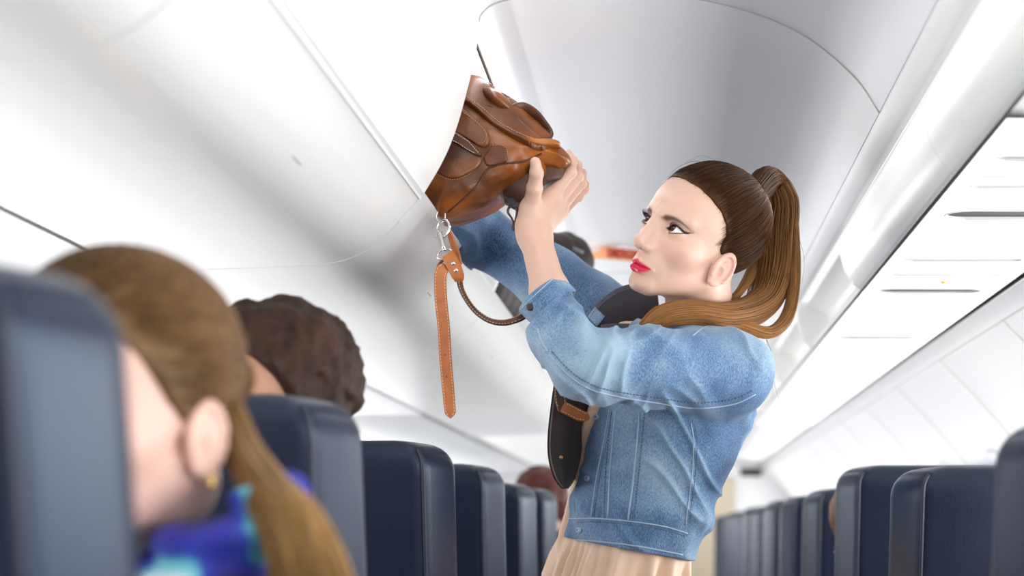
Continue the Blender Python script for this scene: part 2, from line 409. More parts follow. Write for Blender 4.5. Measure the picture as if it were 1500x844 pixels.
pos = ['nearest the camera at the right edge of the view', 'second from the right edge of the view', 'third from the right edge of the view', 'fourth from the right edge of the view', 'fifth from the right edge of the view', 'sixth from the right edge of the view', 'seventh from the right edge, far along the cabin']
for i in range(7):
    y0 = 1.92 + .795 * i
    psu(y0, y0 + .795, 'slotted vent panel above right seats, ' + pos[i])
prof('trim_11', [(.3665, .450), (.622, .450)], YB, 1.92, M['psu'], thick=.004, kind='structure')
prof('trim_12', [(.3665, .450), (.622, .450)], 1.92 + 7 * .795, YF, M['psu'], thick=.004, kind='structure')
prof('trim_13', [(.3655, .4485), (.3675, .4455)], YB, YF, M['gap'], thick=.0015, kind='structure')
for i, lb in enumerate(('white vent panel at the left edge behind the blonde head', 'white vent panel above the left seats, second from the left edge', 'white vent panel above the left seats, third from the left edge', 'white vent panel above the left seats, fourth from the left edge', 'white vent panel above the left seats, fifth from the left edge')):
    y0 = 1.55 + .79 * i; psu(y0, y0 + .79, lb, 'l')
prof('trim_14', [(-1.30, .362), (-.735, .362)], YB, 1.55, M['psu'], thick=.004, kind='structure')
prof('trim_15', [(-1.30, .362), (-.735, .362)], 1.55 + 5 * .79, YF, M['psu'], thick=.004, kind='structure')
prof('trim_16', [(-.728, .368), (-.738, .358)], YB, YF, M['seam'], thick=.003, kind='structure')
# ---------------- windows in the right wall (shades down) and left wall
def wall_at(w, h):
    for (xa, ha), (xb, hb) in zip(w, w[1:]):
        if hb <= h <= ha: t = (h - ha) / (hb - ha); return xa + (xb - xa) * t
def window(i, yc, side):
    w = wr if side > 0 else wl; fr = MB(); sh = MB(); rings = [[], [], []]
    for a in np.linspace(0, 2 * math.pi, 32, endpoint=False):
        ca, sa = math.cos(a), math.sin(a); ex = .5
        u = math.copysign(abs(ca) ** ex, ca); v = math.copysign(abs(sa) ** ex, sa)
        for k, (s, d) in enumerate(((1.0, .001), (.93, .008), (.80, -.004))):
            h = .02 + v * .19 * s; x = wall_at(w, h); rings[k].append((x - side * d, yc + u * .125 * s, CZ + h))
    fr.loft(rings, True, False); o = fr.build('window_%d' % i, M['white']); o['kind'] = 'structure'
    sh.add(rings[2], [tuple(range(32))]); sh.build('window_shade', M['ceil'], o, smooth=False)
for i in range(7): window(i + 1, 2.2 + .79 * i, 1)
for k in range(9):
    m_ = MB(); m_.tube([(x - .001, 1.85 + .79 * k, CZ + h) for x, h in wr], .0016, 6); m_.build('trim_%d' % (20 + k), M['rail'])['kind'] = 'structure'
# far bulkhead: sign, galley door frame
o = empty('bulkhead_sign', (.58, YF - .01, CZ + .40), 'small dark rectangular sign on the far white bulkhead', 'sign')
MB().box(.516, .646, YF - .03, YF - .001, CZ + .372, CZ + .412).build('sign_plate', M['dark'], o, bevel=.004)
MB().box(.510, .652, YF - .012, YF - .001, CZ + .366, CZ + .418).build('sign_frame', M['grey_plastic'], o, bevel=.003)
dr = MB().box(.09, .47, YF - .03, YF - .002, .02, CZ + .36).build('door_1', mat('cream_door', (.62, .52, .38, 1), .5), smooth=False, bevel=.01); dr['kind'] = 'structure'
# ---------------- lights: daylight along both window rows (right one pulled inward), assumed cove strips
def area(name, loc, rot, sx, sy, power, col=(1, 1, 1)):
    l = bpy.data.lights.new(name, 'AREA'); l.shape = 'RECTANGLE'; l.size = sx; l.size_y = sy; l.energy = power; l.color = col
    o = bpy.data.objects.new(name, l); COL.objects.link(o); o.location = loc; o.rotation_euler = rot; return o
R90 = math.pi / 2
area('window_daylight_right', (.865, 5.2, CZ + .0), (0, R90, 0), .25, 12.5, 128, (1, 1, 1))  # daylight strip set inside the cabin, unseen, to fill the left bin undersides
area('window_daylight_left', (-1.56, 5.2, CZ - .0), (0, -R90, 0), .30, 12.5, 112, (1, 1, 1))
area('cove_light_left', (-.235, 5, CZ + .735), (0, math.radians(-35), 0), .02, 14, 11.5, (1, .99, .97))
area('cove_light_right', (.285, 5, CZ + .60), (0, math.radians(50), 0), .02, 14, 11.5, (1, .99, .97))
w = bpy.data.worlds.new('world'); SC.world = w; w.use_nodes = True
w.node_tree.nodes['Background'].inputs[0].default_value = (1, 1, 1, 1); w.node_tree.nodes['Background'].inputs[1].default_value = 1.0
SC.view_settings.exposure = 0.12
# ================================================================ seats
def rpoly(corners, n=5):
    """rounded polygon; corners = (x, y, radius), counter-clockwise"""
    out = []; m = len(corners)
    for i in range(m):
        p = np.array(corners[i][:2]); r = corners[i][2]; a = nrm(np.array(corners[i - 1][:2]) - p); b = nrm(np.array(corners[(i + 1) % m][:2]) - p)
        an = math.acos(max(-1, min(1, a.dot(b)))); t = r / math.tan(an / 2)
        p0, p1 = p + a * t, p + b * t
        for k in range(n):
            s = k / (n - 1); out.append((1 - s) ** 2 * p0 + 2 * s * (1 - s) * p + s * s * p1)
    return out
SEAT_TOP = .118
def seat_sec(z, g=0.0):
    """horizontal outline of the backrest at height z (rear is -y)"""
    top = CZ + SEAT_TOP; t = (z - .42) / (top - .42)
    wf = .222 - .004 * t; wr_ = .182; dep = .13 - .02 * t; ins = 0
    k = max(0, (z - (top - .035)) / .035)
    ins = .030 * (1 - math.sqrt(max(0, 1 - k * k)))
    y0 = -(z - .42) * math.tan(math.radians(13))
    c = [(-wr_ + ins - g, y0 - dep + ins, .028), (wr_ - ins + g, y0 - dep + ins, .028), (wf - ins + g, y0 - .035, .03), (wf - .02 - ins, y0 + .005 - ins, .022), (-wf + .02 + ins, y0 + .005 - ins, .022), (-wf + ins - g, y0 - .035, .03)]
    return rpoly(c)
def make_seat():
    r = empty('passenger_seat', (0, 0, 0))
    top = CZ + SEAT_TOP; zs = list(np.linspace(.42, top - .05, 12)) + [top - .035 + .035 * math.sin(a) for a in np.linspace(0, math.pi / 2, 7)]
    V = MB(); rings = []
    for z in zs:
        ring = seat_sec(z)
        q = []
        for i, (x, y) in enumerate(ring):
            puff = .004 * math.sin((z - .42) * 9) * (1 if y > -.1 - (z - .42) * .23 else .4)
            q.append((x * (1 + puff), y, z + (.010 * (1 - (x / .2) ** 2) if z > top - .03 else 0)))
        rings.append(q)
    V.loft(rings).build('backrest', M['navy'], r)
    for sx in (-1, 1):            # piping along the rear edges and the side seam of the cushion
        m = MB(); pts = []
        for z in zs[:-3]:
            s = seat_sec(z); i = 2 if sx < 0 else 7; x, y = s[i]; pts.append((x * 1.004 , y - .001, z + (.008 * (1 - (x / .2) ** 2) if z > top - .03 else 0)))
        m.tube(catmull(pts, 3), .0028, 6).build('piping', M['navy_seam'], r)
    mid = MB(); rings = []
    for k, z in enumerate((.40, .41, .44, .47, .485, .49)):
        g = (.012, .004, 0, .0, .008, .025)[k]
        rings.append([(x, y, z + .012 * (y - .1)) for x, y in rpoly([(-.222 + g, -.02 + g, .03), (.222 - g, -.02 + g, .03), (.222 - g, .46 - g, .05), (-.222 + g, .46 - g, .05)])])
    mid.loft(rings).build('seat_cushion', M['navy'], r)
    for sx in (-1, 1):
        a = MB(); rings = []
        for y, z0, w in ((-.06, .60, .024), (-.03, .62, .026), (.10, .63, .027), (.25, .632, .027), (.33, .625, .024), (.35, .615, .015)):
            rings.append([(sx * .247 + w * math.cos(q), y, z0 + .016 * math.sin(q)) for q in np.arange(12) * math.pi / 6])
        o = a.loft(rings).build('armrest', M['grey_plastic'], r)
        MB().box(sx * .247 - .014, sx * .247 + .014, -.02, .05, .40, .615).build('armrest_post', M['grey_plastic'], o, bevel=.006)
        l = MB(); l.tube([(sx * .17, -.02, .0), (sx * .17, .02, .2), (sx * .17, .03, .41)], .018, 10); l.tube([(sx * .17, .36, .0), (sx * .17, .32, .2), (sx * .17, .28, .41)], .018, 10)
        l.box(sx * .17 - .015, sx * .17 + .015, -.06, .40, 0, .018).build('leg_frame', M['metal'], r)
    t = MB(); rings = []
    for k in range(2):
        z0 = .72
    tilt = math.tan(math.radians(13))
    for d, g in ((.001, 0), (.010, .0), (.014, .006)):
        rings.append([(x, -(z - .42) * tilt - .13 + .02 * (z - .42) / .78 - d, z) for x, z in rpoly([(-.165 + g, .62 + g, .02), (.165 - g, .62 + g, .02), (.165 - g, .86 - g, .02), (-.165 + g, .86 - g, .02)])])
    tr = t.loft(rings).build('tray_table', M['grey_plastic'], r)
    MB().box(-.02, .02, -.2485, -.222, .868, .895).build('tray_latch', M['metal'], r, bevel=.003)
    return r
def copy_tree(o, parent=None):
    c = o.copy(); COL.objects.link(c)
    if parent is not None: c.parent = parent
    for ch in list(o.children): copy_tree(ch, c)
    return c
RIGHT_N, LEFT_N = 13, 7
num = ['nearest', 'second', 'third', 'fourth', 'fifth', 'sixth', 'seventh', 'eighth', 'ninth', 'tenth', 'eleventh', 'twelfth', 'thirteenth']
proto = make_seat()
for i in range(RIGHT_N + LEFT_N):
    o = proto if i == 0 else copy_tree(proto)
    right = i < RIGHT_N; k = i if right else i - RIGHT_N
    y = (1.71 + .79 * k if right else (.95, 1.755, 2.53, 3.32, 4.13, 4.93, 5.72)[k]) + .19
    o.location = (.31 + .222 if right else -.29 - .222 + (.012 if k == 0 else 0), y, 0)
    hs = ([.985, .972, .997, .978, .978, .98, .975, .98, .975, .98, .978, .98, .98][k] if right else [1.012, 1.006, 1.002, 1.0, .99, .995, .99][k]); o.scale = (1, 1, hs)
    if right: lb = 'navy leather seat right of the aisle, ' + ('cut off at the right edge' if k == 0 else num[k] + ' row from the right edge')
    else: lb = 'navy leather seat left of the aisle, ' + ['cut off at the left edge', 'in front of the man with dark hair', 'third row, under the hanging tan strap', 'fourth row, with sharp stitched side seam', 'fifth row from the left edge', 'sixth row from the left edge', 'seventh row, half behind the peach blouse'][k]
    tag(o, lb, 'seat', 'seats on the right of the aisle' if right else 'seats on the left of the aisle')
# ================================================================ people: a head as one signed distance field (x = right of the person, y = forward, z = up)
A3 = lambda *a: np.array(a, np.float32)
EYE_C = A3(.0315, .0665, .0); EYE_R = .0122
def eye_open(ax, z):
    u = (ax - .0320) / .0150
    up = .0073 * (1 - u * u) + .0016 * u; lo = -.0046 * (1 - u * u) + .0016 * u
    return np.maximum(z - up, lo - z)
def head_sdf(p, fine=True, jaw=1.0, ears=True, nose=1.0):
    x, y, z = p[:, 0], p[:, 1], p[:, 2]; ax = np.abs(x); q = np.stack((ax, y, z), 1)
    d = ell(p, (0, -.012, .035), (.0715, .092, .078))
    d = smin(d, ell(p, (0, .020, .026), (.0625, .0690, .060)), .02)
    d = smin(d, ell(p, (0, .026, -.020), (.0580, .0590, .050)), .02)
    d = smin(d, ell(p, (0, .028, -.056), (.0455 * jaw, .0555, .040)), .02)
    d = smin(d, cone(q, (.047 * jaw, .002, -.052), (.016, .066, -.088), .013, .012), .018)
    d = smin(d, ell(p, (0, .0715, -.0895), (.018, .0175, .0125)), .014)
    d = smin(d, ell(q, (.039, .051, -.025), (.0175, .018, .016)), .02)        # cheekbones
    if not fine: 
        d = smin(d, cone(p, (0, .086, .004), (0, .108, -.034), .008, .010), .012)
    else:
        d = smin(d, cone(q, (.006, .0835, .0165), (.046, .064, .0185), .0055, .005), .014)   # brow ridge
        # eye sockets
        d = smax(d, -ell(q, (.031, .0885, -.001), (.019, .0125, .0115)), .014)
        # nose
        n = cone(p, (0, .0868, .008), (0, .1030, -.028), .0062, .0066); n = smin(n, sph(p, (0, .1040, -.0325), .0078), .007)
        n = smin(n, cone(q, (.0060, .0840, -.004), (.0085, .0880, -.030), .0075, .0085), .008)
        n = smin(n, ell(q, (.0105, .0945, -.0365), (.0068, .0085, .0062)), .006)
        n = smin(n, cone(p, (0, .0940, -.040), (0, .1000, -.0385), .005, .0045), .005)
        d = smin(d, n, .011)
        d = smax(d, -ell(q, (.0058, .0985, -.0435), (.0030, .0048, .0030)), .002)
        # muzzle and lips
        d = smin(d, ell(p, (0, .066, -.060), (.026, .0262, .020)), .014)
        d = smax(d, -cone(p, (0, .0975, -.046), (0, .0965, -.053), .0016, .0022), .004)
        lu = smin(cone(q, (.0040, .0918, -.0600), (.0130, .0872, -.0607), .0040, .0032), cone(q, (.0130, .0872, -.0607), (.0230, .0795, -.0645), .0036, .0012), .004)
        ll = smin(cone(p, (-.0080, .0890, -.0700), (.0080, .0890, -.0700), .0053, .0053), cone(q, (.008, .0890, -.0700), (.0230, .0795, -.0650), .0052, .0012), .005)
        d = smin(d, lu, .004); d = smin(d, ll, .004)
        ml = np.abs(z + .0652 - .0008 * np.cos(ax * 260) * (ax < .012) ) 
        d = d + .0022 * np.exp(-(ml / .0013) ** 2) * (1 / (1 + np.exp(np.clip((ax - .0215) / .0012, -30, 30)))) * (y > .07)
        d = smax(d, -ell(p, (0, .0960, -.0805), (.014, .0050, .0040)), .008)
        # lids over the eyeball
        lid = sph(q, EYE_C, .0141); d = smin(d, lid, .006)
        crease = np.abs(np.linalg.norm(q - A3(*EYE_C), axis=1) - .0146) 
        u = (ax - .0320) / .0150
        cz = .0105 * (1 - .75 * u * u) + .0012 * u
        d = d + .0011 * np.exp(-((z - cz) / .0012) ** 2) * np.exp(-(u / .85) ** 4) * (y > .06)
        op = eye_open(ax, z); carve = np.maximum(op, np.maximum(.0680 - y, np.linalg.norm(q - EYE_C, axis=1) - .019))
        d = smax(d, -carve, .0012)
        d = np.maximum(d, -(np.linalg.norm(q - EYE_C, axis=1) - (EYE_R - .0012)))
    if ears:
        c = A3(.0690, -.004, -.028); e = (q - c) / np.float32(.84)
        ca, sa = math.cos(.30), math.sin(.30)       # ears lean back and flare out
        ey = e[:, 1] * ca + e[:, 2] * sa; ez = -e[:, 1] * sa + e[:, 2] * ca; ex = e[:, 0] + ey * .38 - .002
        r_el = np.sqrt((ey / .0165) ** 2 + ((ez - .001) / np.where(ez > 0, .031, .033)) ** 2)
        plate = np.maximum((r_el - 1) * .0165, np.abs(ex + .0016) - .0042)
        helix = np.sqrt(((r_el - .90) * .0168) ** 2 + (ex - .0022) ** 2) - .0030
        helix = np.where(ez < -.020, helix + .002, helix)
        ear = smin(plate, helix, .002)
        anti = np.sqrt(((np.sqrt(((ey + .001) / .0095) ** 2 + ((ez + .003) / .018) ** 2) - 1) * .010) ** 2 + (ex - .0015) ** 2) - .0022
        anti = np.where(ey > .004, anti + .004, anti); ear = smin(ear, anti, .003)
        ear = smin(ear, ell(np.stack((ex, ey, ez), 1), (.001, .004, -.0265), (.0036, .0085, .0085)), .004)
        ear = smin(ear, ell(np.stack((ex, ey, ez), 1), (.002, .0135, -.006), (.004, .0038, .0058)), .003)
        ear = smax(ear, -ell(np.stack((ex, ey, ez), 1), (.0066, .0030, -.0065), (.0088, .0066, .0108)), .0016)
        scap = np.sqrt(((r_el - .66) * .0168) ** 2 + (ex - .0032) ** 2) - .0022; ear = smax(ear, -np.where((ey < .006) & (ez > -.016), scap, 1), .0015)
        d = smin(d, ear * .84, .004)
    return d
# ================================================================ the standing woman
def view_basis(tilt, ap, H=.16):
    d = nrm((0, 1, H)); t = -d; l = np.array((-1., 0, 0)); u = np.cross(l, d); u = u if u[2] > 0 else -u
    c, s = math.cos(math.radians(tilt)), math.sin(math.radians(tilt)); ca, sa = math.cos(math.radians(ap)), math.sin(math.radians(ap))
    f = ca * (c * l + s * u) + sa * t; up = -s * l + c * u
    return np.stack([np.cross(f, up), f, up], 1)
HR = view_basis(21, 40); HT = np.array((.0495, 2.65, 1.5145))
def h2w(p): return np.asarray(p) @ HR.T + HT
def w2h(p): return ((p - np.float32(HT)) @ np.float32(HR)).astype(np.float32)
# skin with make-up and brows as point attributes
def skin_mat(name, base, blush=(.72, .30, .25, 1)):
    m = mat(name, base, .42, .42, sss=.12, bump_s=.10, bump_scale=900, bump_d=.0004); nt = m.node_tree; b = nt.nodes['Principled BSDF']
    cur = None
    def attr(n): a = nt.nodes.new('ShaderNodeAttribute'); a.attribute_name = n; return a.outputs['Fac']
    def mix(src, f, col):
        x = nt.nodes.new('ShaderNodeMix'); x.data_type = 'RGBA'; nt.links.new(f, x.inputs['Factor'])
        if src is None: x.inputs['A'].default_value = base
        else: nt.links.new(src, x.inputs['A'])
        x.inputs['B'].default_value = col; return x.outputs['Result']
    c = mix(None, attr('blush'), blush); c = mix(c, attr('shadow'), (.36, .17, .12, 1)); c = mix(c, attr('brow'), (.075, .032, .022, 1)); c = mix(c, attr('lip'), (.60, .012, .065, 1)); c = mix(c, attr('liner'), (.012, .008, .008, 1))
    nt.links.new(c, b.inputs['Base Color']); return m
SKIN = skin_mat('fair_skin', (.66, .43, .335, 1))
NECK_B = P(1022, 545, 2.74)
def neck(p): 
    a = h2w((0, -.022, -.045)); m = (a + NECK_B) / 2 + np.array((0.004, 0, .01))
    return chain(p, [a, m, NECK_B], [.050, .049, .056], .02)
def body_head(p):
    hp = w2h(p); d = head_sdf(hp)
    return smin(d, neck(p), .022)
SH_L = P(1062, 545, 2.60); EL_L = P(835, 538, 2.465); WR_L = P(784, 348, 2.575)
# left hand: palm from the wrist, fingers behind the bag's corner, thumb in front
KN = {'index': [(806, 288, 2.598), (836, 252, 2.606), (838, 236, 2.618), (832, 225, 2.628)],
      'middle': [(815, 294, 2.612), (846, 258, 2.626), (845, 243, 2.645), (834, 234, 2.660)],
      'ring': [(820, 303, 2.626), (851, 268, 2.640), (852, 255, 2.658), (842, 246, 2.672)],
      'pinky': [(820, 314, 2.638), (847, 288, 2.650), (856, 278, 2.655), (858, 270, 2.664)],
      'thumb': [(778, 305, 2.570), (783, 276, 2.545), (786, 254, 2.532), (784, 238, 2.527)]}
KR = {'index': [.0105, .0085, .0075, .0062], 'middle': [.0105, .0087, .0077, .0064], 'ring': [.010, .0082, .0072, .0060], 'pinky': [.0092, .0072, .0064, .0054], 'thumb': [.0135, .0108, .0092, .0078]}
FING = {k: [P(*q) for q in v] for k, v in KN.items()}
def arm_hand(p):
    d = chain(p, [EL_L, EL_L * .45 + WR_L * .55, WR_L], [.027, .0258, .0222], .02)
    ax = nrm(WR_L - EL_L)
    d = smin(d, cone(p, WR_L + ax * .004, WR_L + ax * .020, .0235, .025), .015)
    for k in ('index', 'middle', 'ring', 'pinky'):
        d = smin(d, cone(p, WR_L + ax * .012 + (FING[k][0] - WR_L) * .12, FING[k][0], .0165, .0115), .012)
    d = smin(d, cone(p, WR_L + ax * .01, FING['thumb'][0], .019, .015), .014)
    d = smin(d, cone(p, FING['thumb'][0], FING['index'][0], .011, .009), .016)
    for k in FING:
        f = chain(p, FING[k], KR[k], .003)
        for j in (1, 2): f = smin(f, sph(p, FING[k][j], KR[k][j] * 1.05), .003)
        d = smin(d, f, .0045)
    return d
SH_R = P(912, 478, 2.92); EL_R = P(706, 347, 2.97); WR_R = P(622, 286, 2.80)
TA, TB = P(1004, 505, 2.735), P(906, 850, 2.72)      # axis of the torso
TF = nrm((-math.cos(.40), -math.sin(.40), 0)); TL = nrm(np.cross((0, 0, 1.), TF))     # forward, her left
def torso_d(p, ru, rv, off=0):
    a = np.float32(TA); b = np.float32(TB); ba = b - a; t = np.clip((p - a) @ ba / ba.dot(ba), -.25, 1.6)
    q = p - a - t[:, None] * ba; u = q @ np.float32(TF); v = q @ np.float32(TL)
    tt = np.linspace(-.25, 1.6, len(ru)); RU = np.interp(t, tt, ru).astype(np.float32) + off; RV = np.interp(t, tt, rv).astype(np.float32) + off
    k = (np.abs(u / RU) ** 2.3 + np.abs(v / RV) ** 2.3) ** (1 / 2.3)
    d = (k - 1) * np.minimum(RU, RV)
    return d, t, u, v
def body_rest(p):
    d, t, u, v = torso_d(p, [.05, .085, .095, .085, .08, .09, .10], [.07, .15, .145, .13, .12, .135, .15])
    d = np.maximum(d, -(t + .1) * .3)
    d = smin(d, chain(p, [SH_L, EL_L], [.046, .032], .02), .03)
    d = smin(d, chain(p, [SH_R, EL_R, WR_R, WR_R + (WR_R - EL_R) * .25], [.050, .040, .027, .03], .02), .03)
    d = smin(d, cone(p, NECK_B, P(1010, 580, 2.74), .056, .07), .03)
    return d + .012
def paint(V):
    h = w2h(V); x, y, z = h[:, 0], h[:, 1], h[:, 2]; ax = np.abs(x); front = y > .05
    g = lambda v, s: 1 / (1 + np.exp(np.clip(v / s, -30, 30)))
    u = ax / .0235
    up = -.0585 + .0008 * (np.cos(u * 9) + 1) * (u < .349) - .0062 * u ** 1.6; lo = -.0775 + .0128 * u ** 2.0
    lip = g(np.maximum(z - up, lo - z), .0006) * g(ax - .0232, .0006) * front
    t = np.clip((ax - .0125) / .040, 0, 1)
    bz = .0112 + .0065 * np.sin(np.clip(t * 1.25, 0, 1.25) * 1.9) - .0075 * t ** 2.2; bw = .0037 * (1 - .80 * t ** 1.3) * np.clip((ax - .0105) / .006, .35, 1)
    brow = g(np.abs(z - bz) - bw, .0007) * g(.0115 - ax, .0012) * g(ax - .0535, .0012) * (y > .03) * .95
    uu = (ax - .0320) / .0150
    op = eye_open(ax, z); liner = g(op - .0009, .0003) * (z > .0012 * uu - .0005) * (y > .05) * (np.abs(uu) < 1.06)
    # winged corner
    wt = np.clip((ax - .043) / .011, 0, 1); wing = g(np.abs(z - (.0016 + .0050 * wt)) - .0013 * (1 - wt * .85), .0003) * (ax > .043) * (ax < .054) * (y > .03)
    lowl = g(np.abs(op) - .0006, .0003) * (uu > -.2) * .55 * (y > .05) * (np.abs(uu) < 1.02)
    liner = np.clip(liner + wing + lowl, 0, 1)
    blush = .22 * bump(np.stack((ax, y, z), 1), (.046, .060, -.030), (.016, .03, .014))
    c = A3(.0690, -.004, -.028); blush = blush + .3 * (np.linalg.norm(np.stack((ax, y, z), 1) - c, axis=1) < .05) * g(.071 - ax, .002)
    shadow = .38 * bump(np.stack((ax, y, z), 1), (.031, .078, .0095), (.014, .03, .0045))
    return {'lip': lip, 'brow': brow, 'liner': liner, 'blush': blush, 'shadow': shadow}
woman = empty('person', P(925, 850, 2.72) * np.array((1, 1, 0)), 'standing young woman in a pale denim jacket, ponytail, pushing a leather bag overhead', 'person')
parts = []
hb = h2w((0, 0, .01))
parts.append(sdf_mesh(body_head, hb - .145 + np.array((0, 0, -.06)), hb + .145, .00135, 2))
al = np.minimum(EL_L, WR_L) - .07; ah = np.maximum(WR_L, P(858, 215, 2.62)) + .06
parts.append(sdf_mesh(arm_hand, al, ah, .0016, 2))
parts.append(sdf_mesh(body_rest, P(600, 900, 2.4) - .1, P(1150, 430, 3.0) + .12, .008, 1))
n0 = 0; VV = []; QQ = []
for v, q in parts: VV.append(v); QQ.append(q + n0); n0 += len(v)
VV = np.concatenate(VV); QQ = np.concatenate(QQ)
body = mesh_np('body', VV, QQ, SKIN, woman, attrs=paint(VV))
# eyes
def eye_mat(name, gaze):
    m = bpy.data.materials.new(name); m.use_nodes = True; nt = m.node_tree; b = nt.nodes['Principled BSDF']; b.inputs['Roughness'].default_value = .08
    at = nt.nodes.new('ShaderNodeAttribute'); at.attribute_name = 'iris'
    r = nt.nodes.new('ShaderNodeValToRGB'); e = r.color_ramp.elements; e[0].position = 0; e[0].color = (.004, .003, .003, 1); e[1].position = 1; e[1].color = (.80, .78, .76, 1)
    for pos, c in ((.165, (.004, .003, .003, 1)), (.20, (.045, .019, .009, 1)), (.45, (.035, .014, .008, 1)), (.52, (.012, .008, .007, 1)), (.56, (.78, .74, .72, 1))):
        k = e.new(pos); k.color = c
    nt.links.new(at.outputs['Fac'], r.inputs[0]); nt.links.new(r.outputs[0], b.inputs['Base Color']); return m
EYEM = eye_mat('brown_eye', None)
def eyeball(sx, gaze):
    mb = MB(); c = EYE_C * A3(sx, 1, 1); mb.sphere(c, EYE_R, 48, 32); V = np.array(mb.v); g = nrm(gaze)
    dv = (V - c) / EYE_R; a = np.arccos(np.clip(dv @ g, -1, 1)); V = V + dv * (.0010 * np.exp(-(a / .38) ** 2))[:, None]
    mesh_np('eye', h2w(V), [f for f in mb.f], EYEM, woman, attrs={'iris': np.clip(a, 0, 1)})
GAZE = (.24, 1, .30)
for sx in (-1, 1): eyeball(sx, GAZE)

LASH = mat('lash_black', (.010, .007, .007, 1), .6)
def lashes(sx):
    mb = MB(); c = EYE_C
    def lid(u, dz=0, r=.0146):
        x = .0320 + .0150 * u; z = (.0073 * (1 - u * u) + .0016 * u) + dz; yy = max(0, r * r - (x - c[0]) ** 2 - (z - c[2]) ** 2)
        return np.array((sx * x, c[1] + math.sqrt(yy), z))
    us = np.linspace(-.98, 1.0, 26); pts = [lid(u, .0004) for u in us]; rr = [.0004 + .0011 * ((u + 1) / 2) ** .6 for u in us]
    end = pts[-1]; pts += [end + np.array((sx * .0030, -.0021, .0010)), end + np.array((sx * .0062, -.0048, .0030))]; rr += [.0010, .0002]
    mb.tube([h2w(p) for p in pts], rr, 8)
    lo = []
    for u in np.linspace(-.5, 1.0, 16):
        x = .0320 + .0150 * u; z = -.0046 * (1 - u * u) + .0016 * u - .0003; lo.append(np.array((sx * x, c[1] + math.sqrt(max(0, .0146 ** 2 - (x - c[0]) ** 2 - z * z)), z)))
    mb.tube([h2w(p) for p in lo], [.0002 + .0004 * k / 15 for k in range(16)], 6)
    for u in np.linspace(-.75, 1.02, 34):
        a = lid(u, .0006); L = (.0062 + .0030 * (u + .7)) * (1 if sx > 0 else .62); o = np.array((sx * (.25 + .55 * u), .80, .55)); o = o / np.linalg.norm(o)
        m = a + o * L * .55 - np.array((0, 0, .0006)); e = a + o * L + np.array((0, -.001, .0022))
        mb.tube([h2w(a), h2w(m), h2w(e)], [.00028, .00022, .00005], 4)
    for u in np.linspace(-.2, .95, 14):
        x = .0320 + .0150 * u; z = -.0046 * (1 - u * u) + .0016 * u - .0005; a = np.array((sx * x, c[1] + math.sqrt(max(0, .0146 ** 2 - (x - c[0]) ** 2 - z * z)), z))
        mb.tube([h2w(a), h2w(a + np.array((sx * .0006 * u, .0026, -.0022)))], [.0002, .00005], 4)
    mb.build('eyelashes', LASH, woman)
for sx in (-1, 1): lashes(sx)
earstud = MB(); earstud.sphere(h2w((-.0725, .004, -.0505)), .0016, 10, 8); earstud.build('earring', LASH, woman)

nl = MB(); nl.sphere(P(857.5, 274.5, 2.659), (.0022, .0032, .0042), 12, 8); nl.build('fingernail', mat('dark_nail_polish', (.02, .012, .014, 1), .2), woman)

# ================================================================ hair made of strands
def hair_mat(name, root, tip, rough=.42):
    m = bpy.data.materials.new(name); m.use_nodes = True; nt = m.node_tree; b = nt.nodes['Principled BSDF']
    b.inputs['Roughness'].default_value = rough; b.inputs['Specular IOR Level'].default_value = .30; b.inputs['Specular Tint'].default_value = (1, .62, .38, 1)
    a = nt.nodes.new('ShaderNodeAttribute'); a.attribute_name = 'along'; r = nt.nodes.new('ShaderNodeValToRGB')
    r.color_ramp.elements[0].position = .15; r.color_ramp.elements[0].color = root; r.color_ramp.elements[1].position = .9; r.color_ramp.elements[1].color = tip
    v = nt.nodes.new('ShaderNodeAttribute'); v.attribute_name = 'vary'; mx = nt.nodes.new('ShaderNodeMix'); mx.data_type = 'RGBA'; mx.blend_type = 'MULTIPLY'; mx.inputs['Factor'].default_value = 1
    mr = nt.nodes.new('ShaderNodeMapRange'); mr.inputs['To Min'].default_value = .7; mr.inputs['To Max'].default_value = 1.3; nt.links.new(v.outputs['Fac'], mr.inputs['Value'])
    nt.links.new(a.outputs['Fac'], r.inputs[0]); nt.links.new(r.outputs[0], mx.inputs['A']); nt.links.new(mr.outputs[0], mx.inputs['B'])
    nt.links.new(mx.outputs['Result'], b.inputs['Base Color']); return m
def strands(name, paths, rad, m, parent, along0=0, along1=1, taper=True, sides=3):
    """paths (n, s, 3) -> one mesh of thin tapered tubes"""
    n, s, _ = paths.shape; t = np.gradient(paths, axis=1); t /= np.linalg.norm(t, axis=2, keepdims=True) + 1e-9
    ref = np.where(np.abs(t[..., 2:3]) < .9, np.array((0, 0, 1.)), np.array((1., 0, 0))); u = np.cross(t, ref); u /= np.linalg.norm(u, axis=2, keepdims=True) + 1e-9; w = np.cross(t, u)
    rr = np.full((n, s), rad) * (np.clip(np.linspace(.0, 1, s) * 5 + .12, 0, 1) if along0 == 0 else 1) * (1 - (np.linspace(0, 1, s) ** 3) * .8 if taper else 1) * RNG.uniform(.6, 1.3, (n, 1))
    V = np.stack([paths + (math.cos(a) * u + math.sin(a) * w) * rr[..., None] for a in np.arange(sides) * 2 * math.pi / sides], 2).reshape(-1, 3)
    i = np.arange(n)[:, None, None] * s * sides; j = np.arange(s - 1)[None, :, None] * sides; k = np.arange(sides)[None, None, :]
    Q = np.stack([i + j + k, i + j + (k + 1) % sides, i + j + sides + (k + 1) % sides, i + j + sides + k], -1).reshape(-1, 4)
    al = np.broadcast_to(np.linspace(along0, along1, s)[None, :, None], (n, s, sides)).ravel()
    va = np.broadcast_to(RNG.random((n, 1, 1)), (n, s, sides)).ravel()
    return mesh_np(name, V, Q, m, parent, attrs={'along': al, 'vary': va})
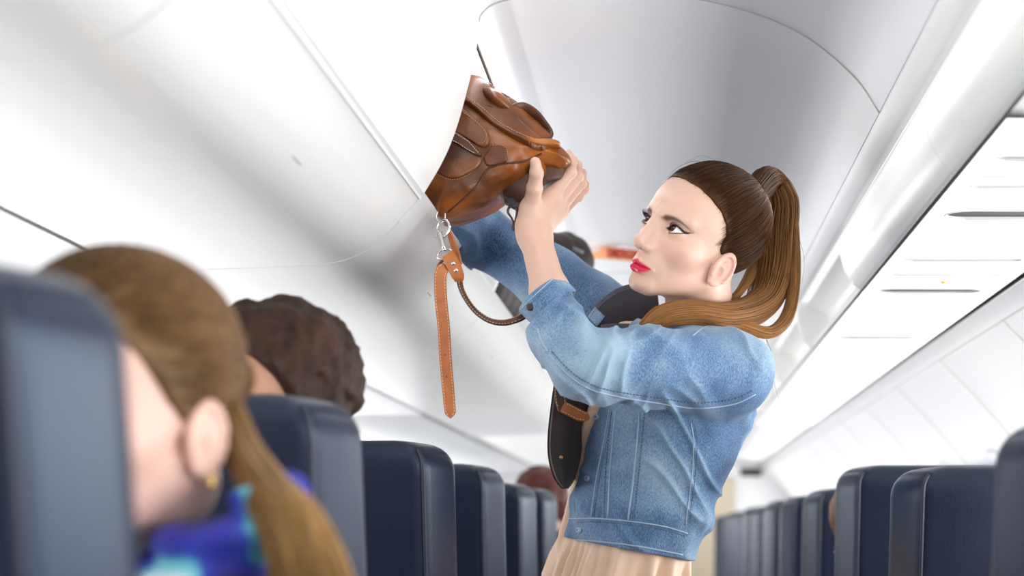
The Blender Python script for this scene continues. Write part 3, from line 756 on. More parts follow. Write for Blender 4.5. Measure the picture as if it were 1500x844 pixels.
def bundle(guide, radii, n, steps=7, wander=.3, frizz=.0, flat=1.0, ends=.15):
    g = np.array(catmull(guide, steps)); r = np.interp(np.linspace(0, 1, len(g)), np.linspace(0, 1, len(radii)), radii)
    fr = frames(list(g)); U = np.array([f[1] for f in fr]); W = np.array([f[2] for f in fr]); s = len(g); tt = np.linspace(0, 1, s)
    a = RNG.uniform(0, 2 * math.pi, n); rho = np.sqrt(RNG.random(n)); x = rho * np.cos(a); y = rho * np.sin(a) * flat
    tw = RNG.normal(0, wander, (n, 1)) * tt[None, :]; ph = RNG.uniform(0, 6.28, (n, 2))
    xx = x[:, None] * np.cos(tw) - y[:, None] * np.sin(tw) + frizz * np.sin(tt * 9 + ph[:, :1]); yy = x[:, None] * np.sin(tw) + y[:, None] * np.cos(tw) + frizz * np.sin(tt * 7 + ph[:, 1:])
    Pth = g[None] + (xx * r)[..., None] * U[None] + (yy * r)[..., None] * W[None]
    if ends:      # strands of different length: pull the last points back along their own path
        L = 1 - RNG.random(n) ** 2 * ends; idx = L[:, None] * (s - 1) * tt[None, :]; i0 = np.clip(idx.astype(int), 0, s - 2); f = (idx - i0)[..., None]
        ar = np.arange(n)[:, None]; Pth = Pth[ar, i0] * (1 - f) + Pth[ar, i0 + 1] * f
    return Pth
HAIR = hair_mat('brown_hair', (.044, .0185, .0085, 1), (.36, .17, .06, 1))
YH_Z = [-.12, -.07, -.05, -.035, -.012, .0, .018, .034, .048, .060, .068, .076, .2]
YH_Y = [-.06, -.050, -.028, -.014, .006, .018, .020, .027, .040, .055, .067, .085, .12]
def hair_region(p): return p[:, 1] - np.interp(p[:, 2], YH_Z, YH_Y) + .004 * vnoise(p * 90 + 3)
def scalp(p): return head_sdf(p, fine=False, ears=False)
def cap_sdf(w):
    p = w2h(w); return smax(scalp(p) - .0022, hair_region(p) * .75 + .0055, .003)
v, q = sdf_mesh(cap_sdf, hb - .125, hb + .13, .003, 1)
hv = w2h(v)
hair = mesh_np('hair', v, q, HAIR, woman, attrs={'along': np.full(len(v), .12), 'vary': np.full(len(v), .3)})
TIE = np.array((0, -.072, .0935)); CC = np.array((0, -.012, .03))
# combed strands: start anywhere on the scalp, run over it to the tie
S = RNG.normal(0, 1, (26000, 3)); S /= np.linalg.norm(S, axis=1, keepdims=True)
def on_scalp(D, lift):
    r = np.full(len(D), .10)
    for _ in range(7): r = r - scalp((CC + D * r[:, None]).astype(np.float32))
    return CC + D * (r + lift)[:, None]
p0 = on_scalp(S, np.zeros(len(S))); ok = hair_region(p0.astype(np.float32)) < .0035 * RNG.normal(.5, .9, len(S)); ok &= p0[:, 2] > -.075
S = S[ok][:15000]; E = nrm(TIE - CC); ns = 16; tt = np.linspace(0, 1, ns); om = np.arccos(np.clip(S @ E, -1, 1))
lay = RNG.random(len(S)); PT = np.zeros((len(S), ns, 3))
for k, t in enumerate(tt):
    te = t * .97; D = (np.sin((1 - te) * om) / np.sin(om + 1e-6))[:, None] * S + (np.sin(te * om) / np.sin(om + 1e-6))[:, None] * E
    D /= np.linalg.norm(D, axis=1, keepdims=True)
    PT[:, k] = on_scalp(D, .0006 + .0022 * min(1, t * 7) + .0040 * lay * np.sin(np.clip(t * 1.25, 0, 1) * math.pi / 2) + .0035 * t + .0012 * np.sin(lay * 40 + t * 3))
strands('combed_hair', h2w(PT.reshape(-1, 3)).reshape(PT.shape), .00042, HAIR, hair, .0, .32, taper=False)
# the tie and the ponytail
tp = h2w(TIE + E * .004)
band = MB(); 
for k in range(4):
    ring = [tp + HR @ np.array((.0120 * math.cos(a), -.002 - .0030 * k + .0120 * math.sin(a) * .55, .003 * k - .004 + .0120 * math.sin(a) * .6)) for a in np.linspace(0, 2 * math.pi, 20)]
    band.tube(ring, .0025, 6)
band.build('hair_tie', mat('hair_tie', (.03, .015, .01, 1), .7), hair)
G1 = [tp, P(1124, 268, 2.742), P(1138, 296, 2.755), P(1134, 345, 2.76), P(1130, 400, 2.755), P(1114, 446, 2.725), P(1066, 464, 2.660), P(1012, 458, 2.605), P(966, 466, 2.575), P(930, 498, 2.560)]
PONY = np.concatenate([bundle(G1, [.0165, .025, .033, .036, .033, .025, .021, .018, .017, .009], 3600, 7, .45, .05, ends=.25)])
strands('ponytail', PONY, .00062, HAIR, hair, .12, 1.0)
G2 = [tp, P(1130, 270, 2.742), P(1155, 302, 2.75), P(1163, 360, 2.75), P(1163, 420, 2.74), P(1152, 466, 2.725), P(1128, 487, 2.705), P(1096, 480, 2.68), P(1050, 462, 2.64)]
strands('ponytail', bundle(G2, [.011, .012, .010, .009, .009, .010, .009, .010, .008], 800, 7, .5, .08, ends=.35), .0006, HAIR, hair, .12, 1.0)
G3 = [tp, P(1122, 268, 2.74), P(1125, 330, 2.75), P(1108, 385, 2.745), P(1085, 425, 2.70), P(1060, 452, 2.67)]
strands('ponytail', bundle(G3, [.012, .016, .014, .010, .006, .006], 500, 7, .5, .10, ends=.35), .0006, HAIR, hair, .12, .8)
wisp = []
for pts in ([P(1045, 246, 2.66), P(1020, 236, 2.65), P(995, 244, 2.64), P(975, 262, 2.63)], [P(1100, 262, 2.70), P(1130, 250, 2.71), P(1150, 262, 2.72), P(1166, 300, 2.73)], [P(1120, 490, 2.70), P(1131, 520, 2.70), P(1134, 560, 2.69), P(1148, 605, 2.68)], [P(1122, 495, 2.70), P(1130, 530, 2.70), P(1132, 580, 2.69)],
            [P(1164, 330, 2.74), P(1178, 380, 2.74), P(1172, 430, 2.73)], [P(1060, 243, 2.68), P(1030, 228, 2.67), P(1004, 238, 2.66)]):
    g = np.array(catmull(pts, 24 // (len(pts) - 1))); wisp.append(np.array([np.array([np.interp(np.linspace(0, 1, 20), np.linspace(0, 1, len(g)), g[:, c]) for c in range(3)]).T])[0])
for wk in wisp: strands('loose_hair', wk[None], .00035, HAIR, hair, .3, .9)

# ================================================================ denim jacket and blouse
def denim_mat(name, deep, pale, mid=None):
    m = bpy.data.materials.new(name); m.use_nodes = True; nt = m.node_tree; b = nt.nodes['Principled BSDF']; b.inputs['Roughness'].default_value = .85; b.inputs['Specular IOR Level'].default_value = .2; b.inputs['Sheen Weight'].default_value = .15
    tc = nt.nodes.new('ShaderNodeTexCoord'); L = nt.links.new
    n1 = nt.nodes.new('ShaderNodeTexNoise'); n1.inputs['Scale'].default_value = 9; n1.inputs['Detail'].default_value = 3; L(tc.outputs['Object'], n1.inputs['Vector'])
    mp = nt.nodes.new('ShaderNodeMapping'); mp.inputs['Scale'].default_value = (900, 900, 260); L(tc.outputs['Object'], mp.inputs[0])
    n2 = nt.nodes.new('ShaderNodeTexNoise'); n2.inputs['Scale'].default_value = 1; n2.inputs['Detail'].default_value = 4; L(mp.outputs[0], n2.inputs['Vector'])
    at = nt.nodes.new('ShaderNodeAttribute'); at.attribute_name = 'wear'
    a1 = nt.nodes.new('ShaderNodeMath'); a1.operation = 'MULTIPLY_ADD'; L(n1.outputs['Fac'], a1.inputs[0]); a1.inputs[1].default_value = .75; L(at.outputs['Fac'], a1.inputs[2])
    a2 = nt.nodes.new('ShaderNodeMath'); a2.operation = 'MULTIPLY_ADD'; L(n2.outputs['Fac'], a2.inputs[0]); a2.inputs[1].default_value = .8; L(a1.outputs[0], a2.inputs[2])
    r = nt.nodes.new('ShaderNodeValToRGB'); r.color_ramp.elements[0].position = .40; r.color_ramp.elements[0].color = deep; r.color_ramp.elements[1].position = 1.25 / 1.3; r.color_ramp.elements[1].color = pale
    if mid: k = r.color_ramp.elements.new(.68); k.color = mid
    L(a2.outputs[0], r.inputs[0]); L(r.outputs[0], b.inputs['Base Color'])
    bp = nt.nodes.new('ShaderNodeBump'); bp.inputs['Strength'].default_value = .35; bp.inputs['Distance'].default_value = .0006; L(n2.outputs['Fac'], bp.inputs['Height']); L(bp.outputs[0], b.inputs['Normal'])
    return m
DENIM = denim_mat('pale_denim', (.014, .038, .105, 1), (.29, .41, .51, 1), (.105, .195, .345, 1))
DARKDENIM = denim_mat('dark_indigo_denim', (.016, .015, .021, 1), (.050, .050, .066, 1))
THREAD = mat('pale_seam_edge', (.34, .44, .56, 1), .8)
STITCH = mat('faded_blue_stitching', (.10, .15, .25, 1), .8)
CUFFE = P(803, 440, 2.522)                                     # open end of the near cuff
JRU = [.045, .112, .112, .104, .092, .088, .088, .088]; JRV = [.07, .165, .165, .155, .146, .144, .144, .144]
JT = [-.25, 0., .25, .45, .62, .8, 1.0, 1.6]
def jt(p):
    a = np.float32(TA); b = np.float32(TB); ba = b - a; t = np.clip((p - a) @ ba / ba.dot(ba), -.25, 1.6)
    q = p - a - t[:, None] * ba; u = q @ np.float32(TF); v = q @ np.float32(TL)
    RU = np.interp(t, JT, JRU).astype(np.float32); RV = np.interp(t, JT, JRV).astype(np.float32)
    k = (np.abs(u / RU) ** 2.3 + np.abs(v / RV) ** 2.3) ** (1 / 2.3)
    return (k - 1) * np.minimum(RU, RV), t, u, v
HEM0 = CZ - .012
def hem_z(p): return HEM0 - .18 * (p[:, 0] + .14)
AX_U = nrm(EL_L - SH_L); AX_F = nrm(CUFFE - EL_L)
def folds(p):
    # long slanting folds on the upper arm, tight ones in the crook of the elbow, soft ones on the body
    w = vnoise(p * 16) * .9
    near = np.exp(-((p[:, 1] - 2.5) / .18) ** 2)
    g1 = np.float32(nrm((.62, .1, -.78))); g2 = np.float32(nrm(np.cross(g1, (0, 1, 0))))
    n1 = vnoise(np.stack((p @ g2 * 34 + w, p @ g1 * 6.5, p[:, 1] * 9), 1)); r1 = np.clip(1 - np.abs(n1) * 4.6, 0, 1) ** 1.2
    el = np.exp(-(np.linalg.norm(p - np.float32(EL_L + np.array((.045, -.01, .035))), axis=1) / .085) ** 2)
    g3 = np.float32(nrm((.45, 0, .9))); g4 = np.float32(nrm(np.cross(g3, (0, 1, 0))))
    n2 = vnoise(np.stack((p @ g4 * 44 + w * 1.4, p @ g3 * 9, p[:, 1] * 12), 1)); r2 = np.clip(1 - np.abs(n2) * 4.2, 0, 1) ** 1.2
    return r1 * .0056 + el * r2 * .0100 + vnoise(p * 45) * .0014
def vcut(t): return .030 - .26 * np.clip(t - .27, 0, .25) - .05 * np.clip(t - .52, 0, 1)
FARA = nrm(EL_R - SH_R)
def sleeve_l(p):
    up = chain(p, [SH_L + np.array((.004, 0, -.004)), SH_L * .5 + EL_L * .5 + np.array((0, 0, .002)), EL_L + np.array((.016, 0, -.001))], [.069, .0560, .0470], .02)
    fo = chain(p, [EL_L + np.array((.016, 0, -.001)), EL_L * .45 + CUFFE * .55, CUFFE + AX_F * .01], [.0460, .0405, .0335], .02)
    return smin(up, fo, .007)
def cuff_end(p): return (p - np.float32(CUFFE)) @ np.float32(nrm((-.68, 0, .70))) + .011
def sleeve_r(p):
    e2 = EL_R + (WR_R - EL_R) * .85
    return chain(p, [SH_R, SH_R * .5 + EL_R * .5, EL_R, e2], [.058, .052, .050, .042], .02)
def jacket(p):
    d, t, u, v = jt(p)
    top = (-(t + .055) * .35 - .10 * np.abs(v) + .012)
    d = smax(d, top, .03)
    # gather the body into the waistband
    d = d - .006 * np.exp(-((p[:, 2] - hem_z(p) - .062) / .022) ** 2) + .0006 * np.sin(np.arctan2(u, v) * 40) * np.exp(-((p[:, 2] - hem_z(p) - .05) / .016) ** 2)
    neckhole = np.maximum(np.linalg.norm((p - np.float32(NECK_B)) @ np.float32(np.diag((1, .9, 0))), axis=1) - .068, -(p[:, 2] - NECK_B[2] + .03))
    d = smax(d, -neckhole, .006)
    fo = (folds(p) - .0028) * np.clip((np.linalg.norm(p - np.float32(CUFFE), axis=1) - .025) / .06, .05, 1); sl = sleeve_l(p); sr = sleeve_r(p)
    d = d - fo * .8
    d = smax(d, -(p[:, 2] - hem_z(p)), .003)
    vc = vcut(t); d = smax(d, -np.maximum(.015 - u, v - vc), .003)                  # the unbuttoned front
    d = smin(d, sl - fo, .012); d = smin(d, sr - fo, .020)
    ce = cuff_end(p); nearc = np.linalg.norm(p - np.float32(CUFFE), axis=1)
    d = smax(d, np.where(nearc < .10, ce, -1), .003)
    inner = chain(p, [EL_L * .5 + CUFFE * .5, CUFFE + AX_F * .05], [.030, .0310], .01)
    d = smax(d, -inner, .002)
    return d
V_, Q_ = sdf_mesh(jacket, np.array((-.42, 2.30, CZ - .10)), np.array((.24, 3.12, CZ + .62)), .0026, 1, slack=1.8)
wear_shade = .12 * vnoise(V_ * 30) + .30 * vnoise(V_ * np.float32((14, 14, 5))) - .07 + np.clip(folds(V_) * 16, -.05, .2) + .04 * np.clip(1 - sleeve_l(V_) / .02, 0, 1) - .08 * (sleeve_r(V_) < .012)  # fading and fold wear; the far sleeve's shade is painted in as less fading
JK = mesh_np('denim_jacket', V_, Q_, DENIM, woman, attrs={'wear': wear_shade})
JK['label'] = 'pale blue denim jacket'
JB = bvh_of(V_, Q_)
def hit(px, py, bvh=None):
    o = np.array((0, 0, CZ)); d = nrm(P(px, py, 1.0) - o); r = (bvh or JB).ray_cast(Vector(o), Vector(d))
    return (np.array(r[0]), np.array(r[1])) if r[0] is not None else None
def surf_path(pts, step=3.0, bvh=None):
    c = catmull([np.array((x, y, 0.)) for x, y in pts], 24); out = []; last = None
    for q in c:
        if last is not None and np.linalg.norm(q - last) < step: continue
        h = hit(q[0], q[1], bvh)
        if h is not None and (not out or np.linalg.norm(h[0] - out[-1][0]) < .03): out.append(h); last = q
    return out
def seam(name, pts, r=.0013, m=None, off=.0003, par=None, bvh=None, flat=True):
    s = surf_path(pts, 3, bvh)
    if len(s) < 3: return None
    mb = MB(); mb.tube([p + n * off for p, n in s], r, 6); return mb.build(name, m or THREAD, par or JK)
def stitch(name, pts, gap=4.2, ln=2.6, r=.0005, m=None, par=None, bvh=None, off=.0005):
    c = catmull([np.array((x, y, 0.)) for x, y in pts], 60); mb = MB(); acc = 0; pend = None; L = [0]
    for a, b in zip(c, c[1:]): L.append(L[-1] + np.linalg.norm(b - a))
    c = np.array(c); L = np.array(L); s = 0
    while s + ln < L[-1]:
        e = [np.array([np.interp(q, L, c[:, k]) for k in (0, 1)]) for q in (s, s + ln)]; h0, h1 = hit(*e[0], bvh), hit(*e[1], bvh)
        if h0 and h1 and np.linalg.norm(h0[0] - h1[0]) < .012: mb.tube([h0[0] + h0[1] * off, h1[0] + h1[1] * off], r, 5)
        s += gap
    return mb.build(name, m or STITCH, par or JK) if mb.v else None
def band_on(name, pa, pb, m, lift=.0016, par=None, bvh=None, rows=8):
    """a strip of cloth lying on the surface between two pixel paths"""
    A = catmull([np.array((x, y, 0.)) for x, y in pa], 16); B_ = catmull([np.array((x, y, 0.)) for x, y in pb], 16); n = min(len(A), len(B_)); g = []
    ia = np.linspace(0, len(A) - 1, n * 2).astype(int); ib = np.linspace(0, len(B_) - 1, n * 2).astype(int)
    for i, j in zip(ia, ib):
        row = []
        for k in range(rows + 1):
            q = A[i] + (B_[j] - A[i]) * k / rows; h = hit(q[0], q[1], bvh)
            if h is None: row = None; break
            e = 1 - abs(2 * k / rows - 1) ** 6; row.append(h[0] + h[1] * lift * e)
        if row: g.append(row)
    if len(g) < 2: return None
    V = np.array([q for r in g for q in r]); w = rows + 1; Fc = [(i * w + k, i * w + k + 1, (i + 1) * w + k + 1, (i + 1) * w + k) for i in range(len(g) - 1) for k in range(rows)]
    o = mesh_np(name, V, Fc, m, par or JK, attrs={'wear': .12 + .25 * vnoise((V * 120).astype(np.float32))}); return o
# near sleeve: the felled seam, the armhole, the yoke
seam('sleeve_seam', [(806, 520), (832, 549), (864, 570), (905, 581), (960, 590), (1020, 598), (1075, 592), (1108, 577)], .0011)
stitch('sleeve_stitching', [(808, 515), (836, 544), (868, 564), (905, 574), (960, 582), (1020, 590), (1075, 584), (1106, 570)], 5, 3.2, .0009)
seam('armhole_seam', [(1015, 492), (1032, 480), (1062, 474), (1092, 488), (1114, 512), (1122, 540), (1116, 575), (1100, 600)], .0011)
# waistband, placket and front seams
WB = [(823, 760), (845, 760), (880, 760), (931, 765), (975, 772), (1007, 782)]
seam('waistband_seam', WB, .0013); stitch('waistband_stitching', [(x, y + 5) for x, y in WB], 4.5, 3)
seam('waistband_edge', [(823, 789), (870, 793), (930, 800), (1000, 813)], .0013)
seam('placket_seam', [(893, 600), (884, 650), (874, 700), (866, 757)], .0012); stitch('placket_stitching', [(897, 603), (888, 652), (878, 702), (870, 757)], 4.5, 3)
seam('front_seam', [(902, 602), (898, 640), (893, 700), (890, 760)], .0014); stitch('front_stitching', [(896, 604), (892, 640), (887, 700), (885, 760)], 4.5, 3, .0008)
seam('front_seam', [(937, 604), (933, 650), (927, 710), (920, 762)], .0014); stitch('front_stitching', [(944, 606), (940, 650), (934, 710), (928, 763)], 4.5, 3, .0009)
seam('side_seam', [(1012, 620), (1016, 650), (1013, 700), (1004, 770)], .0012); stitch('side_stitching', [(1017, 620), (1021, 650), (1018, 700), (1009, 770)], 4.5, 3)
# buttonholes with their metal buttons
for px, py in ((843, 777), (855, 701), (868, 611)):
    h = hit(px + 6, py)
    if h is None: continue
    e1 = nrm(np.cross(h[1], (0, 0, 1))); mb = MB(); mb.tube([h[0] + h[1] * .0012 + e1 * .0095 * math.cos(a) + np.array((0, 0, .003)) * math.sin(a) for a in np.linspace(0, 2 * math.pi, 18)], .0016, 6)
    o = mb.build('buttonhole', THREAD, JK); bt = MB(); bt.sphere(h[0] + h[1] * .0004 - e1 * .0035, (.0032, .0032, .0018), 12, 8); bt.build('button', M['metal'], o)
# cuff of the near sleeve: a stiff band of its own
ce0, ce1 = P(814, 452.5, 2.516), P(789, 428.5, 2.530); eL = nrm(P(842, 428, 2.52) - P(785, 477, 2.52)); mb = MB(); rings = []
ths = np.linspace(0, 2 * math.pi, 56, endpoint=False)
for k, off in ((0, -.001), (.06, .0008), (.5, .0014), (.94, .0008), (1, -.0004), (.97, -.0034), (.5, -.0032), (.05, -.0034)):
    c_ = ce0 + (ce1 - ce0) * k; ra, rb = .0385 - .0010 * k + off, .0415 - .003 * k + off
    rings.append([c_ + eL * ra * math.cos(a_) + np.array((0, 1, 0)) * rb * math.sin(a_) + np.array((0, 0, 1)) * .0012 * math.sin(3 * a_ + 1) * k for a_ in ths])
rings.append(rings[0]); mb.loft(rings, True, False); Vc = np.array(mb.v); cuff = mesh_np('cuff', Vc, mb.f, DENIM, JK, attrs={'wear': .06 + .25 * vnoise((Vc * 60).astype(np.float32))})
CB = BVHTree.FromPolygons([tuple(v) for v in mb.v], mb.f)
seam('cuff_seam', [(788, 474.5), (800, 464), (814, 452), (828, 440), (838, 431.5)], .0011, par=cuff, bvh=CB); stitch('cuff_stitching', [(784, 470), (797, 459), (811, 447), (825, 435), (835, 427)], 4.2, 2.8, par=cuff, bvh=CB)
stitch('cuff_stitching', [(770, 453), (781, 442), (795, 428), (809, 415)], 4.2, 2.8, par=cuff, bvh=CB)
seam('cuff_edge', [(765, 452), (776, 440), (790, 427), (804, 414), (812, 407)], .0010, par=cuff, bvh=CB)
h = hit(778, 450, CB)
if h is not None:
    mb = MB(); mb.sphere(h[0] + h[1] * .0016, (.0056, .0024, .0056), 18, 10); o = mb.build('cuff_button', M['gap'], cuff)
    e1 = nrm(np.cross(h[1], (0, 0, 1))); mb = MB(); mb.tube([h[0] + h[1] * .001 + nrm(P(790, 438, 2.55) - P(778, 450, 2.55)) * (.004 + .006 * (1 + math.cos(a_))) + np.array((.0014, 0, .0014)) * math.sin(a_) for a_ in np.linspace(0, 2 * math.pi, 14)], .0011, 5); mb.build('buttonhole', THREAD, cuff)
seam('cuff_slit', [(788, 482), (794, 500), (803, 516)], .0016)
# collar: a stand-up collar of darker unworn denim, open at the front
def collar_pt(a, h):
    # a: angle round the neck from the back; h: height along the collar
    c = NECK_B + np.array((-.012, .004, -.020)); rx, ry = .072 + .030 * h, .066 + .032 * h
    f = nrm((TF[0], TF[1], 0)); l = nrm((TL[0], TL[1], 0)); drop = .036 * (1 - math.cos(a)) * .5
    return c - f * math.cos(a) * rx + l * math.sin(a) * ry + np.array((0, 0, .052 * h * (1 - .2 * abs(math.sin(a))) - drop * 1.5 + .01)) + f * .02 * h * (1 - math.cos(a))
mb = MB(); rings = []
for a in np.linspace(-2.35, 2.35, 48):
    r_ = [collar_pt(a, h) for h in np.linspace(0, 1, 6)]; out = nrm(np.array(r_[2]) - NECK_B) * .0035
    rings.append([p for p in r_] + [p + out for p in r_[::-1]])
mb.loft(rings); co = mb.build('collar', DARKDENIM, JK); co['label'] = 'dark indigo collar'
for hh in (.90, .82):
    m = MB(); m.tube([collar_pt(a, hh) + nrm(collar_pt(a, .5) - NECK_B) * .0042 for a in np.linspace(-2.3, 2.3, 60)], .0007, 5); m.build('collar_stitching', STITCH, co)
# collar leaf and lapel on the far side of the neck, turned outwards
def sheet(name, A, B, m, th=.004, bulge=.012, rows=8, par=None):
    A = catmull([P(*q) for q in A], 6); B = catmull([P(*q) for q in B], 6); mb = MB(); rings = []
    for p_, q_ in zip(A, B):
        row = [p_ + (q_ - p_) * k / rows + np.array((0, -bulge * math.sin(k / rows * math.pi), 0)) for k in range(rows + 1)]
        rings.append(row + [r_ + np.array((.001, th, .0005)) for r_ in row[::-1]])
    mb.loft(rings); return mb.build(name, m, par or JK)
cl = sheet('collar_leaf', [(861, 464, 2.69), (871, 448, 2.70), (890, 431, 2.72), (912, 419, 2.74), (936, 416, 2.75), (962, 424, 2.75)], [(884, 494, 2.67), (893, 489, 2.68), (907, 482, 2.69), (924, 477, 2.70), (944, 472, 2.71), (966, 468, 2.72)], DARKDENIM)
lp_ = sheet('lapel', [(880, 476, 2.655), (896, 474, 2.66), (914, 474, 2.665), (934, 474, 2.67), (956, 470, 2.68)], [(884, 512, 2.63), (898, 515, 2.635), (914, 517, 2.64), (932, 517, 2.645), (956, 512, 2.65)], DARKDENIM)
m = MB(); m.tube(catmull([P(864, 466, 2.680), P(874, 452, 2.686), P(892, 436, 2.704), P(913, 425, 2.722), P(936, 422, 2.732)], 6), .0009, 5); m.build('collar_stitching', STITCH, cl)
m = MB(); m.tube(catmull([P(888, 480, 2.645), P(902, 484, 2.64), (P(915, 494, 2.637)), P(922, 510, 2.636)], 6), .0009, 5); m.build('lapel_stitching', STITCH, lp_)
m = sheet('collar_end', [(861, 464, 2.683), (866, 457, 2.685), (871, 450, 2.688)], [(874, 478, 2.665), (880, 471, 2.668), (885, 464, 2.67)], DENIM, .002, .001, 3, cl)
# the far front panel hangs open: a sheet with its shade painted in
pan = [(812, 556, 2.66), (806, 600, 2.66), (802, 640, 2.66), (803, 672, 2.66), (811, 700, 2.66), (822, 716, 2.68)], [(870, 560, 2.74), (866, 600, 2.74), (860, 640, 2.74), (852, 672, 2.74), (842, 700, 2.74), (832, 716, 2.73)]
A_ = catmull([P(*q) for q in pan[0]], 8); B2 = catmull([P(*q) for q in pan[1]], 8); mb = MB(); rings = []
for p, q in zip(A_, B2):
    row = [p + (q - p) * k / 8 + np.array((0, -.010 * math.sin(k / 8 * 3.14) + .004 * math.sin(k * 1.9), 0)) for k in range(9)]
    rings.append(row + [r + np.array((.001, .004, 0)) for r in row[::-1]])
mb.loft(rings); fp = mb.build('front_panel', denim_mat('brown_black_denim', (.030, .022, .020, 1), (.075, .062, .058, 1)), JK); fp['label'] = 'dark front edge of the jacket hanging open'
m = MB(); m.tube([p + np.array((.004, -.002, 0)) for p in A_], .0012, 6); m.build('panel_stitching', mat('brown_stitching', (.16, .12, .10, 1), .8), fp)
mb = MB(); mb.sphere(P(822, 670, 2.655), (.0032, .002, .0032), 12, 8); mb.build('button', mat('copper', (.45, .22, .12, 1), .35, .5, .8), fp)
# blouse: loose, pleated below the waistband
BL = mat('peach_crepe', (.80, .56, .40, 1), .55, .35, sheen=.2, bump_s=.1, bump_scale=400)
def blouse(p):
    d, t, u, v = jt(p); lowz = np.clip((hem_z(p) + .01 - p[:, 2]) / .12, 0, 1)
    ang = np.arctan2(u, v); pleat = (.0045 * np.sin(ang * 15 + 2 * np.sin(ang * 3)) + .003 * np.sin(ang * 31)) * np.clip(lowz * 3, 0, 1)
    fr = np.clip((u - .03) / .04, 0, 1) * np.exp(-((v - (vcut(t) - .015)) / .040) ** 2)
    fr = fr / (1 + np.exp(np.clip((v - vcut(t) + .014) / .004, -30, 30)))
    d = d + .0080 - .006 * lowz - pleat - .014 * fr
    d = smax(d, -(t + .02) * .35, .03)
    return smax(d, -(p[:, 2] - CZ + .20), .01)
Vb, Qb = sdf_mesh(blouse, P(790, 990, 2.45) - np.array((.02, .06, 0)), P(1140, 480, 2.9) + np.array((.02, .12, .02)), .0035, 1, slack=1.8)
bo = mesh_np('blouse', Vb, Qb, BL, woman); bo['label'] = 'loose peach blouse'
# ================================================================ leather bag
def leather_mat(name, c1, c2, rough=.34, sc=14):
    m = bpy.data.materials.new(name); m.use_nodes = True; nt = m.node_tree; b = nt.nodes['Principled BSDF']; L = nt.links.new
    b.inputs['Roughness'].default_value = rough; b.inputs['Specular IOR Level'].default_value = .5; b.inputs['Coat Weight'].default_value = .15; b.inputs['Coat Roughness'].default_value = .25
    tc = nt.nodes.new('ShaderNodeTexCoord'); n = nt.nodes.new('ShaderNodeTexNoise'); n.inputs['Scale'].default_value = sc; n.inputs['Detail'].default_value = 5; n.inputs['Distortion'].default_value = .6; L(tc.outputs['Object'], n.inputs['Vector'])
    r = nt.nodes.new('ShaderNodeValToRGB'); r.color_ramp.elements[0].position = .34; r.color_ramp.elements[0].color = c1; r.color_ramp.elements[1].position = .68; r.color_ramp.elements[1].color = c2
    L(n.outputs['Fac'], r.inputs[0]); L(r.outputs[0], b.inputs['Base Color'])
    n2 = nt.nodes.new('ShaderNodeTexNoise'); n2.inputs['Scale'].default_value = 420; n2.inputs['Detail'].default_value = 3; L(tc.outputs['Object'], n2.inputs['Vector'])
    n3 = nt.nodes.new('ShaderNodeTexNoise'); n3.inputs['Scale'].default_value = 45; n3.inputs['Detail'].default_value = 3; L(tc.outputs['Object'], n3.inputs['Vector'])
    ad = nt.nodes.new('ShaderNodeMath'); ad.operation = 'MULTIPLY_ADD'; L(n3.outputs['Fac'], ad.inputs[0]); ad.inputs[1].default_value = 3; L(n2.outputs['Fac'], ad.inputs[2])
    bp = nt.nodes.new('ShaderNodeBump'); bp.inputs['Strength'].default_value = .35; bp.inputs['Distance'].default_value = .0006; L(ad.outputs[0], bp.inputs['Height']); L(bp.outputs[0], b.inputs['Normal'])
    return m
TAN = leather_mat('tan_leather', (.125, .033, .006, 1), (.56, .175, .021, 1), .30, 11)
BROWN = leather_mat('brown_leather', (.060, .016, .005, 1), (.30, .085, .013, 1), .32, 12)
STRAPM = leather_mat('orange_tan_strap_leather', (.38, .11, .025, 1), (.52, .17, .045, 1), .45, 30)
DARKL = leather_mat('dark_brown_leather', (.045, .014, .006, 1), (.10, .032, .012, 1), .5)
BTHREAD = mat('tan_thread', (.62, .36, .16, 1), .8); PALETHREAD = mat('pale_thread', (.72, .52, .34, 1), .8)
BY = 2.56; BD = .155
def poly_sd(p2, poly):
    d = np.full(len(p2), 1e9, np.float32); s = np.ones(len(p2), np.float32); n = len(poly)
    for i in range(n):
        a = poly[i]; b = poly[i - 1]; e = b - a; w = p2 - a; t = np.clip((w @ e) / e.dot(e), 0, 1); q = w - t[:, None] * e
        d = np.minimum(d, (q * q).sum(1)); c1 = p2[:, 1] >= a[1]; c2 = p2[:, 1] < b[1]; c3 = e[0] * w[:, 1] > e[1] * w[:, 0]
        s = np.where((c1 & c2 & c3) | (~c1 & ~c2 & ~c3), -s, s)
    return s * np.sqrt(d)
def pxpoly(pts, n=5):
    c = catmull([np.array((x, y, 0.)) for x, y in pts + pts[:1]], n)[:-1]; return np.array([(P(x, y, BY)[0], P(x, y, BY)[2]) for x, y, _ in c], np.float32)
BAGO = pxpoly([(580, 225), (604, 165), (638, 120), (672, 112), (705, 128), (745, 158), (775, 186), (803, 206), (828, 222), (827, 234), (806, 230), (786, 234), (762, 252), (735, 274), (705, 295), (672, 307), (640, 311), (616, 292), (592, 262)], 3)
BAGT = pxpoly([(600, 200), (620, 140), (655, 110), (700, 122), (748, 158), (790, 192), (822, 214), (829, 228), (818, 240), (790, 232), (740, 218), (690, 210), (620, 215)], 3)
GROOVE = [P(*q) for q in [(655, 312, BY - .02), (690, 281, BY - .035), (705, 262, BY - .04), (716, 247, BY - .04), (736, 240, BY - .038), (768, 236, BY - .03), (802, 222, BY - .02)]]
